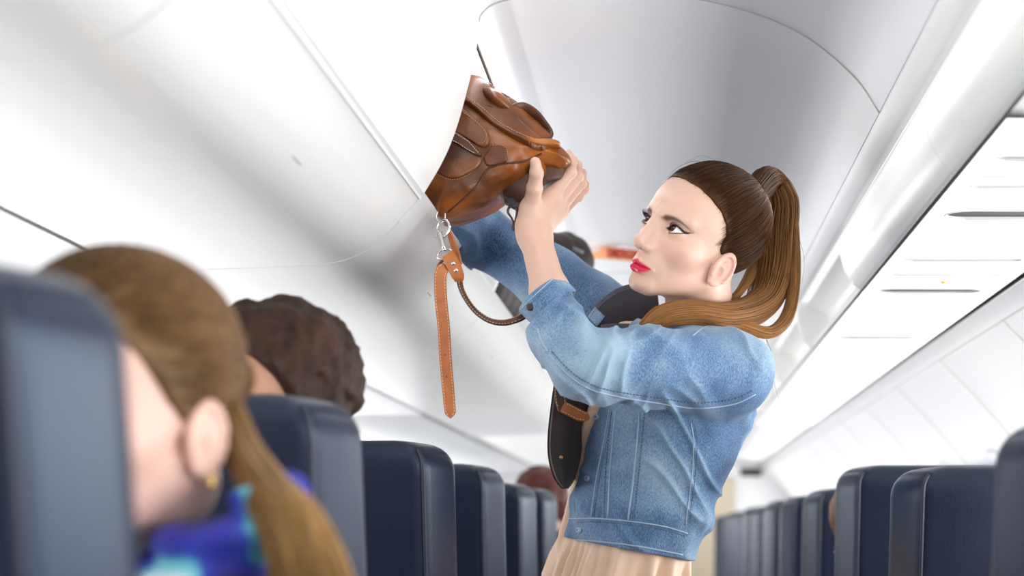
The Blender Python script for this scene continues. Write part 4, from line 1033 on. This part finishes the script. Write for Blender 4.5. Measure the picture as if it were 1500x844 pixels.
def bagf(p):
    p2 = np.stack((p[:, 0], p[:, 2]), 1); d2 = poly_sd(p2, BAGO)
    puff = .022 * (1 - np.exp(np.minimum(d2, 0) / .030))
    dy = np.abs(p[:, 1] - (BY + BD / 2)) - BD / 2 - puff + .010
    d = smax(d2, dy, .034)
    d3 = poly_sd(p2, BAGT); d = smin(d, smax(d3, np.abs(p[:, 1] - (BY + BD / 2)) - BD * .40, .02), .02)
    # soft dents
    d = d + .006 * np.exp(-(np.linalg.norm((p - np.float32(P(700, 225, BY - .02))) * np.float32((1, .5, 1)), axis=1) / .028) ** 2)
    d = d - .005 * np.exp(-(np.linalg.norm((p - np.float32(P(760, 250, BY - .02))) * np.float32((1, .5, 1)), axis=1) / .03) ** 2)
    g = chain(p, GROOVE, [.002] * len(GROOVE), .001); d = d + .0040 * np.exp(-(np.maximum(g, 0) / .0035) ** 2) - .0032 * np.exp(-((g - .010) / .006) ** 2)
    d = d - vnoise(p * 32) * .004 - vnoise(p * 85) * .0012
    return d
bag = empty('leather_bag', P(650, 318, 2.62), 'brown leather bag with buckled pockets being pushed into the open bin', 'bag')
Vg, Qg = sdf_mesh(bagf, P(540, 330, 2.45) - np.array((0, .0, .02)), P(850, 80, 2.80) + np.array((.02, .02, .03)), .0022, 1, slack=1.8)
bgo = mesh_np('bag_body', Vg, Qg, TAN, bag); GB = bvh_of(Vg, Qg)
def bp_(px, py, lift=0.0):
    h = hit(px, py, GB); return None if h is None else h[0] + h[1] * lift
def patch(name, pts, m, lift=.004, rim=.8, n=64, par=None):
    """a piece of leather lying on the bag inside a closed outline, with a thick edge"""
    c = catmull([np.array((x, y, 0.)) for x, y in pts + pts[:1]], 10)[:-1]; c = np.array(c)[:, :2]; cen = c.mean(0); rs = (1, .985, .95, .85, .7, .5, .3, .12); V = []
    for r, lf in zip(rs, (-.001, lift * .8, lift, lift, lift, lift, lift, lift)):
        for q in c:
            for sh in (1, .98, .96, .94, .91, .88, .84, .8, .7, .6):
                h = hit(*(cen + (q - cen) * r * sh), GB)
                if h is not None and h[0][1] < BY + .03 and h[1][1] < -.12: break
            V.append(h[0] + h[1] * lf if h else P(*cen, BY))
    k = len(c); Fc = [(i * k + j, i * k + (j + 1) % k, (i + 1) * k + (j + 1) % k, (i + 1) * k + j) for i in range(len(rs) - 1) for j in range(k)] + [tuple((len(rs) - 1) * k + j for j in range(k))]
    o = mesh_np(name, np.array(V), [list(f) for f in Fc], m, par or bag); return o
def bst(name, pts, par=None, off=.0012, r=.0005, gap=3.6, ln=2.3, m=None): return stitch(name, pts, gap, ln, r, m or BTHREAD, par or bag, GB, off)
# front details
pk = patch('pocket', [(600, 205), (625, 190), (660, 205), (690, 222), (706, 232), (700, 246), (684, 256), (664, 262), (640, 254), (615, 240)], BROWN, .006)
bst('pocket_stitching', [(612, 243), (634, 252), (655, 262), (668, 263), (686, 256), (700, 244)], pk, .0012)
pf = patch('pocket_flap', [(640, 150), (668, 155), (690, 172), (708, 188), (718, 200), (717, 212), (708, 217), (690, 208), (655, 188), (630, 172)], BROWN, .010)
bst('flap_stitching', [(666, 158), (688, 174), (704, 188), (713, 200), (711, 209), (704, 212)], pf, .0108)
ps = patch('pocket_strap', [(648, 186), (664, 193), (690, 210), (704, 223), (705, 230), (697, 229), (680, 219), (655, 204), (640, 197)], DARKL, .014)
bst('strap_stitching', [(652, 190), (670, 199), (690, 213), (702, 226)], ps, .0146, m=PALETHREAD); bst('strap_stitching', [(648, 200), (666, 209), (684, 220), (697, 227)], ps, .0146, m=PALETHREAD)
sp = patch('side_pocket', [(708, 232), (720, 214), (732, 212), (741, 217), (744, 228), (741, 237), (728, 241), (714, 243)], BROWN, .004)
bst('side_stitching', [(722, 213), (734, 213), (742, 219), (744, 232)], sp, .0048)
fl_ = patch('bag_flap', [(640, 116), (690, 118), (722, 132), (752, 158), (786, 190), (806, 208), (800, 219), (780, 217), (752, 204), (720, 183), (692, 160), (668, 143), (640, 136)], BROWN, .012)
bst('flap_stitching', [(672, 140), (694, 156), (722, 178), (752, 199), (780, 212)], fl_, .0126)
seam('gusset_seam', [(656, 311), (690, 281), (705, 262), (716, 247), (736, 240), (768, 236), (796, 224)], .0016, DARKL, .0, bag, GB)
# flap tongue on top, ring handle and lower tongue: thick leather pieces standing on the bag
def slab(name, pts, m, y0, y1, par=bag, bev=.004):
    c = catmull([np.array((x, y, 0.)) for x, y in pts + pts[:1]], 6)[:-1]; mb = MB()
    a = [P(q[0], q[1], y0) for q in c]; cen = sum(a) / len(a); b = [x * y1 / y0 + np.array((0, 0, CZ - CZ * y1 / y0)) for x in a]
    n = 4; rings = []
    for y, s in ((y0 + bev, 1.0), (y0, 1 - .10), (y0, .5)): rings.append([P(*(np.array((cc[0], cc[1])) * s + (1 - s) * np.array(c)[:, :2].mean(0)), y) for cc in c])
    rings = rings[::-1]; last = [P(cc[0], cc[1], y0 + bev) + np.array((0, y1 - y0 - bev, 0)) for cc in c]; rings.append(last)
    mb.loft(rings); return mb.build(name, m, par)
_a = math.radians(35); mb = MB(); mb.sphere(P(728, 148, BY + .012), (.029, .026, .0125), 28, 16, np.array(((math.cos(_a), 0, math.sin(_a)), (0, 1, 0), (-math.sin(_a), 0, math.cos(_a))))); mb.build('rolled_handle', BROWN, bag)
hd = MB(); c = catmull([P(x, y, BY + dy) for x, y, dy in ((752, 172, .006), (752, 163, .010), (766, 160, .018), (784, 170, .022), (797, 186, .022), (803, 200, .018), (798, 205, .010), (785, 206, .004), (768, 196, .0), (754, 180, .002))], 5)
nn = [np.array((.5, -.35, .8))] * len(c); hd.strap(c, [nrm(nrm(np.array((x[0] - P(778, 186, BY)[0], 0, x[2] - P(778, 186, BY)[2]))) + np.array((0, .75, 0))) for x in c], .022, .0045); hd.build('handle', DARKL, bag)
slab('handle_tab', [(753, 170), (764, 174), (780, 188), (796, 203), (786, 206), (768, 200), (756, 186)], BROWN, BY - .004, BY + .03)
slab('flap_tongue', [(766, 199), (786, 203), (806, 203), (819, 207), (818, 212), (806, 213), (786, 211), (772, 207)], TAN, BY - .012, BY + .03)
slab('bag_base', [(724, 276), (750, 250), (782, 222), (824, 224), (829, 246), (824, 262), (803, 268), (784, 282), (765, 298), (748, 290)], DARKL, BY + .03, BY + .15, bev=.012)
mb = MB(); mb.sphere(P(788, 249, BY + .035), (.0135, .03, .0165), 24, 14); mb.build('base_corner', TAN, bag)
# ---------------- hardware and straps
HY = 2.545
def tubepx(mb, pts, r, n=6, m=8): 
    c = catmull([P(*q) for q in pts], n); rr = r if not hasattr(r, '__len__') else np.interp(np.linspace(0, 1, len(c)), np.linspace(0, 1, len(r)), r); mb.tube(c, rr, m)
def snap_hook(ox, oy, s, y, m, name):
    """swivel snap hook hanging from (ox, oy)"""
    mb = MB(); q = lambda x, z: (ox + x * s, oy + z * s, y)
    tubepx(mb, [q(-5, 19), q(-7, 12), q(-3, 4), q(4, 1), q(10, 5), q(11, 13), q(7, 21), q(3, 27)], [.0011, .0014, .0017, .0018, .0020, .0024, .0026, .0022], 5)
    o = mb.build(name, m, bag)
    b = MB(); tubepx(b, [q(-3, 19), q(0, 30), q(4, 44)], [.0036, .0034, .0032], 4, 12); b.build('hook_barrel', m, o)
    t = MB(); tubepx(t, [q(-3, 22), q(-8, 24)], .0010, 3); t.sphere(P(*q(-9, 25)), .0018, 8, 6); t.build('hook_trigger', m, o)
    r_ = MB(); pts = [q(7 + 11 * math.cos(a) - 3 * math.sin(a) - 2, 52 + 8 * math.sin(a)) for a in np.linspace(0, 2 * math.pi, 14)]; tubepx(r_, pts, .0013, 3); r_.sphere(P(*q(4, 44)), .0034, 10, 8); r_.build('swivel_ring', m, o)
    return o
snap_hook(647, 321, 1.0, HY, M['metal'], 'snap_hook')
rg = MB(); tubepx(rg, [(641, 310, HY), (639, 318, HY), (644, 326, HY + .002), (651, 322, HY + .004), (652, 312, HY + .004)], .0012); rg.build('strap_ring', M['metal'], bag)
def strap_px(name, pts, w, t, m, par=None, nrm_=(0, -1, .1)):
    c = catmull([P(*q) for q in pts], 8); mb = MB(); ww = np.interp(np.linspace(0, 1, len(c)), np.linspace(0, 1, len(w)), w) if hasattr(w, '__len__') else [w] * len(c)
    nn = [nrm_] * len(c) if not callable(nrm_) else [nrm_(i / (len(c) - 1)) for i in range(len(c))]
    mb.strap(c, nn, list(ww), t); o = mb.build(name, m, par or bag, smooth=False); return o, c, nn, ww
def strap_stitch(o, c, nn, ww, inset, m, t):
    L = [0]; 
    for a, b in zip(c, c[1:]): L.append(L[-1] + np.linalg.norm(b - a))
    C = np.array(c); mb = MB()
    for sgn in (-1, 1):
        s = .004
        while s + .003 < L[-1] - .004:
            e = []
            for q in (s, s + .0026):
                p = np.array([np.interp(q, L, C[:, k]) for k in range(3)]); i = min(int(np.searchsorted(L, q)), len(c) - 2); d = nrm(C[i + 1] - C[i]); n_ = np.array(nn[i], float); n_ = nrm(n_ - d * n_.dot(d)); b = np.cross(d, n_); e.append(p + b * sgn * (ww[i] / 2 - inset) + n_ * (t / 2 + .0002))
            mb.tube(e, .00055, 5); s += .0044
    mb.build('strap_stitching', m, o)
S = strap_px('strap', [(654, 391, HY - .002), (648, 395, HY - .006), (645, 408, HY - .008), (646, 440, HY - .008), (650, 480, HY - .007), (653, 530, HY - .006), (657, 575, HY - .006), (659.5, 604, HY - .006), (660, 613, HY - .006)], [.012, .018, .0175, .018, .018, .0178, .0175, .0165, .0015], .0030, STRAPM)
strap_stitch(*S, .0022, PALETHREAD, .0030); S[0]['label'] = 'orange tan strap end hanging down'
for k, (px, py) in enumerate(((649, 432), (652, 520), (654, 552))):
    mb = MB(); mb.sphere(P(px, py, HY - .0078), (.0010, .0006, .0010), 8, 6); mb.build('strap_hole', DARKL, S[0])
T = strap_px('strap_tab', [(655, 373, HY - .004), (660, 380, HY - .006), (666, 392, HY - .006), (671, 405, HY - .004), (672, 412, HY)], [.019, .020, .020, .018, .012], .005, STRAPM)
for px, py in ((664, 386), (668, 396)):
    mb = MB(); mb.sphere(P(px, py, HY - .0092), (.0036, .0012, .0026), 14, 8); mb.build('rivet', M['metal'], T[0])
B_ = strap_px('strap', [(657, 338, HY + .012), (662, 352, HY + .010), (668, 370, HY + .006), (673, 388, HY + .004)], [.007, .010, .012, .010], .004, STRAPM, nrm_=(-.5, -.8, 0))
lp = strap_px('strap', [(672, 404, HY), (676, 424, HY + .002), (686, 443, HY + .002), (700, 459, HY), (718, 470, HY - .002), (738, 473, HY - .004), (758, 468, HY - .004), (776, 460, HY + .02), (792, 470, HY + .05), (806, 505, HY + .085), (816, 545, HY + .095)], [.010, .0085, .008, .008, .0085, .0095, .010, .012, .014, .016, .0165], .0045, DARKL, nrm_=lambda t: (.6 - t * .8, -.8, .55 * t + .1))
strap_stitch(*lp, .0016, BTHREAD, .0045); lp[0]['label'] = 'dark brown strap looping behind the cuff'
e1 = strap_px('strap', [(817, 536, 2.632), (819, 560, 2.630), (821, 585, 2.628), (825, 601, 2.628)], [.0165, .0168, .0168, .0150], .004, DARKL); strap_stitch(*e1, .0022, BTHREAD, .004)
e2 = strap_px('strap_tip', [(824, 596, 2.624), (836, 602, 2.622), (848, 608, 2.622), (857, 611, 2.622), (863, 613.5, 2.622)], [.017, .0175, .0175, .015, .005], .004, BROWN); strap_stitch(*e2, .0022, BTHREAD, .004)
mb = MB(); tubepx(mb, [(641, 391, HY), (646, 384, HY - .004), (652, 380, HY)], .002); mb.build('strap_buckle', DARKL, bag)
DM = mat('dark_nickel', (.12, .09, .08, 1), .3, .5, .9)
dr_ = MB(); tubepx(dr_, [(741, 287, 2.60), (740, 292, 2.60), (743, 299, 2.598), (750, 303, 2.597), (755, 299, 2.598), (755.5, 290, 2.60), (753, 287, 2.60)], .0015); dr_.build('d_ring', DM, bag)
hk = MB(); tubepx(hk, [(753, 328, 2.60), (749, 319, 2.598), (744, 311, 2.597), (746, 304, 2.596), (752, 302, 2.595), (757, 307, 2.596), (757, 317, 2.598), (754, 328, 2.60)], [.0017, .0017, .0019, .002, .002, .0022, .0024, .0022]); tubepx(hk, [(754, 326, 2.60), (752, 338, 2.602)], .003); hk.build('snap_hook', DM, bag)
mb = MB(); tubepx(mb, [(741, 285, 2.60), (748, 287, 2.60), (755, 288, 2.60)], .0035); mb.build('ring_loop', DARKL, bag)
# ================================================================ black backpack further along, red notice on the ceiling
BLK = mat('black_nylon', (.022, .015, .014, 1), .7, .3, bump_s=.4, bump_scale=60, bump_d=.004)
bk = empty('backpack', (-.45, 3.9, CZ + .47), 'black backpack sticking out of the open left bin beyond the raised arms', 'backpack')
def bkf(p):
    h = p[:, 2] - CZ
    q = np.stack((p[:, 0], p[:, 1], h), 1)
    d = rbox(q, (-.55, 3.90, .540), (.225, .24, .070), .05)
    d = smin(d, rbox(q, (-.30, 3.88, .590), (.105, .10, .055), .035), .04)
    d = smin(d, ell(q, (-.205, 3.90, .592), (.050, .09, .060)), .02)
    return d - vnoise(p * 28) * .012
v, q = sdf_mesh(bkf, (-.85, 3.56, CZ + .44), (-.10, 4.30, CZ + .69), .009, 1); mesh_np('pack_body', v, q, BLK, bk)
mb = MB(); mb.tube(catmull([(-.26, 3.80, CZ + .632), (-.245, 3.79, CZ + .655), (-.265, 3.78, CZ + .668), (-.30, 3.78, CZ + .655), (-.31, 3.79, CZ + .63)], 5), .009, 8); mb.build('grab_handle', BLK, bk)
mb = MB(); mb.tube(catmull([(-.28, 3.78, CZ + .600), (-.225, 3.785, CZ + .612), (-.175, 3.82, CZ + .600)], 5), .004, 6); mb.build('zip', M['grey_plastic'], bk)
sg = empty('ceiling_notice', P(900, 372, 4.7), 'orange notice with red lettering on the ceiling left of the lips', 'sign')
y = 4.70; pts = [(864, 372), (868, 377), (885, 378), (960, 384), (962, 371), (885, 361)]
mb = MB(); mb.loft([[P(px, py, y) for px, py in pts], [P(px, py, y) + np.array((0, .02, 0)) for px, py in pts]]); mb.build('plate', mat('pale_orange_plastic', (.75, .33, .16, 1), .5), sg, smooth=False)
tcv = bpy.data.curves.new('lettering', 'FONT'); tcv.body = 'EMERGENCY'; tcv.size = .034; tcv.extrude = .001; tcv.space_character = 1.0; tcv.offset = .0008
to = bpy.data.objects.new('lettering', tcv); COL.objects.link(to); dg = bpy.context.evaluated_depsgraph_get(); me = bpy.data.meshes.new_from_object(to.evaluated_get(dg)); bpy.data.objects.remove(to)
me.materials.clear(); me.materials.append(mat('red_lettering', (.45, .03, .012, 1), .5)); lo_ = bpy.data.objects.new('lettering', me); a0 = P(889, 376, y - .002); lo_.matrix_basis = Matrix.Translation(a0) @ Matrix.Rotation(math.radians(5), 4, 'Y') @ Matrix.Rotation(math.pi / 2, 4, 'X') @ Matrix.Scale(.62, 4, (1, 0, 0)); link(lo_, sg)
mb = MB(); mb.box(P(905, 365, y)[0], P(920, 365, y)[0], y + .004, y + .016, P(905, 366, y)[2], CZ + .757); mb.build('hanger', M['white'], sg, smooth=False)
# ================================================================ seated passengers
def hair_streak(name, c1, c2, sc=60, stretch=(1, 1, .12), rough=.5):
    m = mat(name, c1, rough, .22, col2=c2, nscale=sc, stretch=stretch, bump_s=.6, bump_scale=sc * 1.5, bump_d=.003); return m
def plain_skin(name, base): 
    m = mat(name, base, .5, .35, sss=.08); return m
def seated(label, T, tilt, ap, skinm, hairm, shirtm, hair_fn, fine=False, res=.006, scale=1.0, seat_x=0, hairname='hair'):
    R = view_basis(tilt, ap, .05); T = np.array(T)
    tow = lambda p: np.asarray(p) * scale @ R.T + T
    def tol(p): return (((p - np.float32(T)) @ np.float32(R)) / np.float32(scale)).astype(np.float32)
    base = np.array((T[0], T[1] + .02, 0))
    root = empty('person', base, label, 'person')
    nb = np.array((seat_x, T[1] + .03, T[2] - .20 * scale)); a = tow((0, -.02, -.05))
    def f(p):
        d = head_sdf(tol(p), fine, ears=True) * scale
        d = smin(d, cone(p, a, nb, .052 * scale, .058 * scale), .02)
        return d
    zb = .52; hz = (nb[2] - zb) / 2
    def tors(p):
        d = ell(p, (nb[0], nb[1] + .02, zb + hz), (.155 * scale, .10, hz + .01)); d = smin(d, cone(p, nb + np.array((-.12 * scale, .03, -.07)), nb + np.array((.12 * scale, .03, -.07)), .055, .055), .05)
        d = smin(d, cone(p, nb, nb + np.array((0, .01, -.1)), .056, .07), .03)
        for s in (-1, 1):
            d = smin(d, chain(p, [nb + np.array((s * .13 * scale, .04, -.08)), nb + np.array((s * .150, .08, -.30)), nb + np.array((s * .10, .26, -.30))], [.050, .040, .032], .02), .02)
        return d
    parts = [sdf_mesh(f, T - .16 * scale - np.array((0, 0, .06)), T + .16 * scale, res, 1), sdf_mesh(tors, np.array((nb[0] - .32, nb[1] - .2, .44)), nb + np.array((.32, .36, .06)), .014, 1)]
    n0 = 0; VV = []; QQ = []
    for v, q in parts: VV.append(v); QQ.append(q + n0); n0 += len(v)
    mesh_np('body', np.concatenate(VV), np.concatenate(QQ), skinm, root)
    if shirtm:
        def sh(p):
            d = tors(p) - .008; return smax(d, (p[:, 2] - nb[2] + .012), .01)
        v, q = sdf_mesh(sh, np.array((nb[0] - .34, nb[1] - .22, .44)), nb + np.array((.34, .36, .06)), .014, 1); mesh_np('shirt', v, q, shirtm, root)
    def hf(p): return hair_fn(tol(p)) * scale
    v, q = sdf_mesh(hf, T - .20 * scale, T + .20 * scale, res, 1); h_ = mesh_np(hairname, v, q, hairm, root)
    return root, tow, tol, h_
def scalp_c(p): return head_sdf(p, fine=False, ears=False)
# --- woman in the foreground, hair combed back, scarf
BLOND = hair_streak('honey_blonde_hair', (.085, .042, .015, 1), (.27, .16, .07, 1), 30, (1, .12, 1))
def hair_b(p):
    reg = p[:, 1] - np.interp(p[:, 2], [-.2, -.06, -.03, .0, .02, .05, .075, .2], [-.05, -.035, -.008, .026, .040, .060, .080, .13])
    return smax(scalp_c(p) - .004 - .003 * vnoise(p * np.float32((60, 14, 60))), reg * .8, .008)
fw, tow, tol, hh = seated('blonde woman with gold earring and blue scarf sitting in the foreground at the left', (-.394, 1.285, 1.168), -6, 65, plain_skin('rosy_skin', (.74, .47, .38, 1)), BLOND, mat('dark_top', (.02, .025, .045, 1), .8), hair_b, True, .003, seat_x=-.512)
g = [tow((-.03, -.092, .02)), P(318, 560, 1.33), P(350, 650, 1.29), P(388, 718, 1.25), P(430, 775, 1.22), P(458, 860, 1.21), P(470, 950, 1.21)]
pn = np.concatenate([bundle(g, [.020, .012, .013, .016, .022, .028, .034], 1800, 6, .3, .06)]); 
LB_ = hair_mat('blonde_strands', (.12, .062, .023, 1), (.33, .19, .07, 1)); strands('ponytail', pn, .0012, LB_, hh, .1, 1)
S2 = RNG.normal(0, 1, (9000, 3)); S2 /= np.linalg.norm(S2, axis=1, keepdims=True); c0 = np.array((0, -.012, .03)); rr = np.full(len(S2), .1)
for _ in range(6): rr = rr - scalp_c((c0 + S2 * rr[:, None]).astype(np.float32))
p0 = (c0 + S2 * rr[:, None]).astype(np.float32); rg_ = p0[:, 1] - np.interp(p0[:, 2], [-.2, -.06, -.03, .0, .02, .05, .075, .2], [-.05, -.035, -.008, .026, .040, .060, .080, .13])
S2 = S2[(rg_ < 0) & (p0[:, 2] > -.06)][:3200]; E2 = nrm(np.array((0, -.1, .0))); om = np.arccos(np.clip(S2 @ E2, -1, 1)); PT = np.zeros((len(S2), 10, 3))
for k, t in enumerate(np.linspace(0, 1, 10)):
    D = (np.sin((1 - t) * om) / np.sin(om + 1e-6))[:, None] * S2 + (np.sin(t * om) / np.sin(om + 1e-6))[:, None] * E2; D /= np.linalg.norm(D, axis=1, keepdims=True); rr = np.full(len(D), .1)
    for _ in range(5): rr = rr - scalp_c((c0 + D * rr[:, None]).astype(np.float32))
    PT[:, k] = c0 + D * (rr + .0045 + .003 * RNG.random())[:, None]
strands('combed_hair', tow(PT.reshape(-1, 3)).reshape(PT.shape), .0011, LB_, hh, .0, .6, taper=False)
mb = MB(); mb.sphere(tow((-.0745, .0, -.060)), (.0045, .0045, .006), 12, 8); mb.build('earring', mat('gold', (.85, .60, .22, 1), .25, .5, 1), fw)
sc_m = bpy.data.materials.new('blue_white_scarf'); sc_m.use_nodes = True; nt = sc_m.node_tree; b_ = nt.nodes['Principled BSDF']; b_.inputs['Roughness'].default_value = .7
tc_ = nt.nodes.new('ShaderNodeTexCoord'); nz = nt.nodes.new('ShaderNodeTexNoise'); nz.inputs['Scale'].default_value = 15; nz.inputs['Detail'].default_value = 1; nt.links.new(tc_.outputs['Object'], nz.inputs['Vector'])
rp = nt.nodes.new('ShaderNodeValToRGB'); rp.color_ramp.interpolation = 'EASE'; e = rp.color_ramp.elements; e[0].position = .30; e[0].color = (.012, .008, .05, 1); e[1].position = .80; e[1].color = (.85, .80, .88, 1)
for pos, c_ in ((.42, (.015, .02, .30, 1)), (.50, (.03, .05, .45, 1)), (.54, (.12, .50, .62, 1)), (.60, (.30, .66, .72, 1)), (.66, (.80, .78, .86, 1))): k = e.new(pos); k.color = c_
nt.links.new(nz.outputs['Fac'], rp.inputs[0]); nt.links.new(rp.outputs[0], b_.inputs['Base Color'])
sc_c = np.array((P(303, 850, 1.27)[0], 1.285, P(303, 850, 1.27)[2]))
def scarf(p):
    q = (p - np.float32(sc_c)) * np.float32((1, 1, 1)); r = np.sqrt((q[:, 0] / .050) ** 2 + (q[:, 1] / .055) ** 2); z = q[:, 2] - .55 * q[:, 0]
    d = np.sqrt(((r - 1) * .050) ** 2 + (z / 2.0) ** 2) - .022
    return d - .004 * np.sin(z * 160 + 6 * np.arctan2(q[:, 1], q[:, 0])) - .006 * vnoise(p * 30)
v, q = sdf_mesh(scarf, sc_c - np.array((.14, .14, .12)), sc_c + np.array((.14, .14, .12)), .004, 1); o = mesh_np('scarf', v, q, sc_m, fw); o['label'] = 'blue, turquoise and white scarf'
# --- man behind the second seat
MH = hair_streak('dark_brown_wavy_hair', (.022, .010, .006, 1), (.055, .025, .015, 1), 45, (1, .5, .3), .6)
def hair_m(p):
    reg = p[:, 1] - np.interp(p[:, 2], [-.2, -.06, -.03, .0, .03, .055, .072, .2], [-.05, -.035, -.010, .012, .030, .050, .068, .12])
    return smax(scalp_c(p) - .012 - .010 * vnoise(p * 48) - .005 * vnoise(p * 110), reg * .8, .006)
seated('man with dark wavy hair whose forehead shows above the second left seat', (-.448, 2.02, 1.220), -4, 42, plain_skin('tanned_skin', (.66, .34, .22, 1)), MH, mat('charcoal_shirt', (.03, .03, .04, 1), .85), hair_m, True, .0035, seat_x=-.512)
# --- heads that only just show over the seats
def hair_short(p):
    reg = p[:, 1] - np.interp(p[:, 2], [-.2, -.06, .0, .05, .075, .2], [-.04, -.03, .01, .045, .068, .12])
    return smax(scalp_c(p) - .012 - .006 * vnoise(p * 50), reg * .8, .006)
seated('passenger with very dark hair behind the nearest right seat at the edge of the view', (.470, 2.02, 1.100), 0, -80, plain_skin('skin', (.6, .38, .28, 1)), hair_streak('near_black_hair', (.014, .008, .007, 1), (.035, .02, .015, 1)), mat('grey_shirt', (.2, .2, .22, 1), .85), hair_short, False, .006, seat_x=.532)
seated('passenger whose chestnut hair just shows over the third and fourth right seats', (.425, 3.66, 1.082), 0, -80, plain_skin('skin', (.6, .38, .28, 1)), hair_streak('chestnut_hair', (.12, .045, .018, 1), (.20, .08, .035, 1)), mat('blue_shirt', (.1, .14, .25, 1), .85), hair_short, False, .008, seat_x=.532)
seated('passenger with reddish dark hair over the sixth left seat, beside the dark jacket front', (-.365, 5.25, 1.150), 0, -80, plain_skin('skin', (.6, .38, .28, 1)), hair_streak('auburn_hair', (.06, .014, .010, 1), (.10, .028, .018, 1)), mat('white_shirt', (.6, .6, .6, 1), .85), hair_short, False, .008, seat_x=-.512)
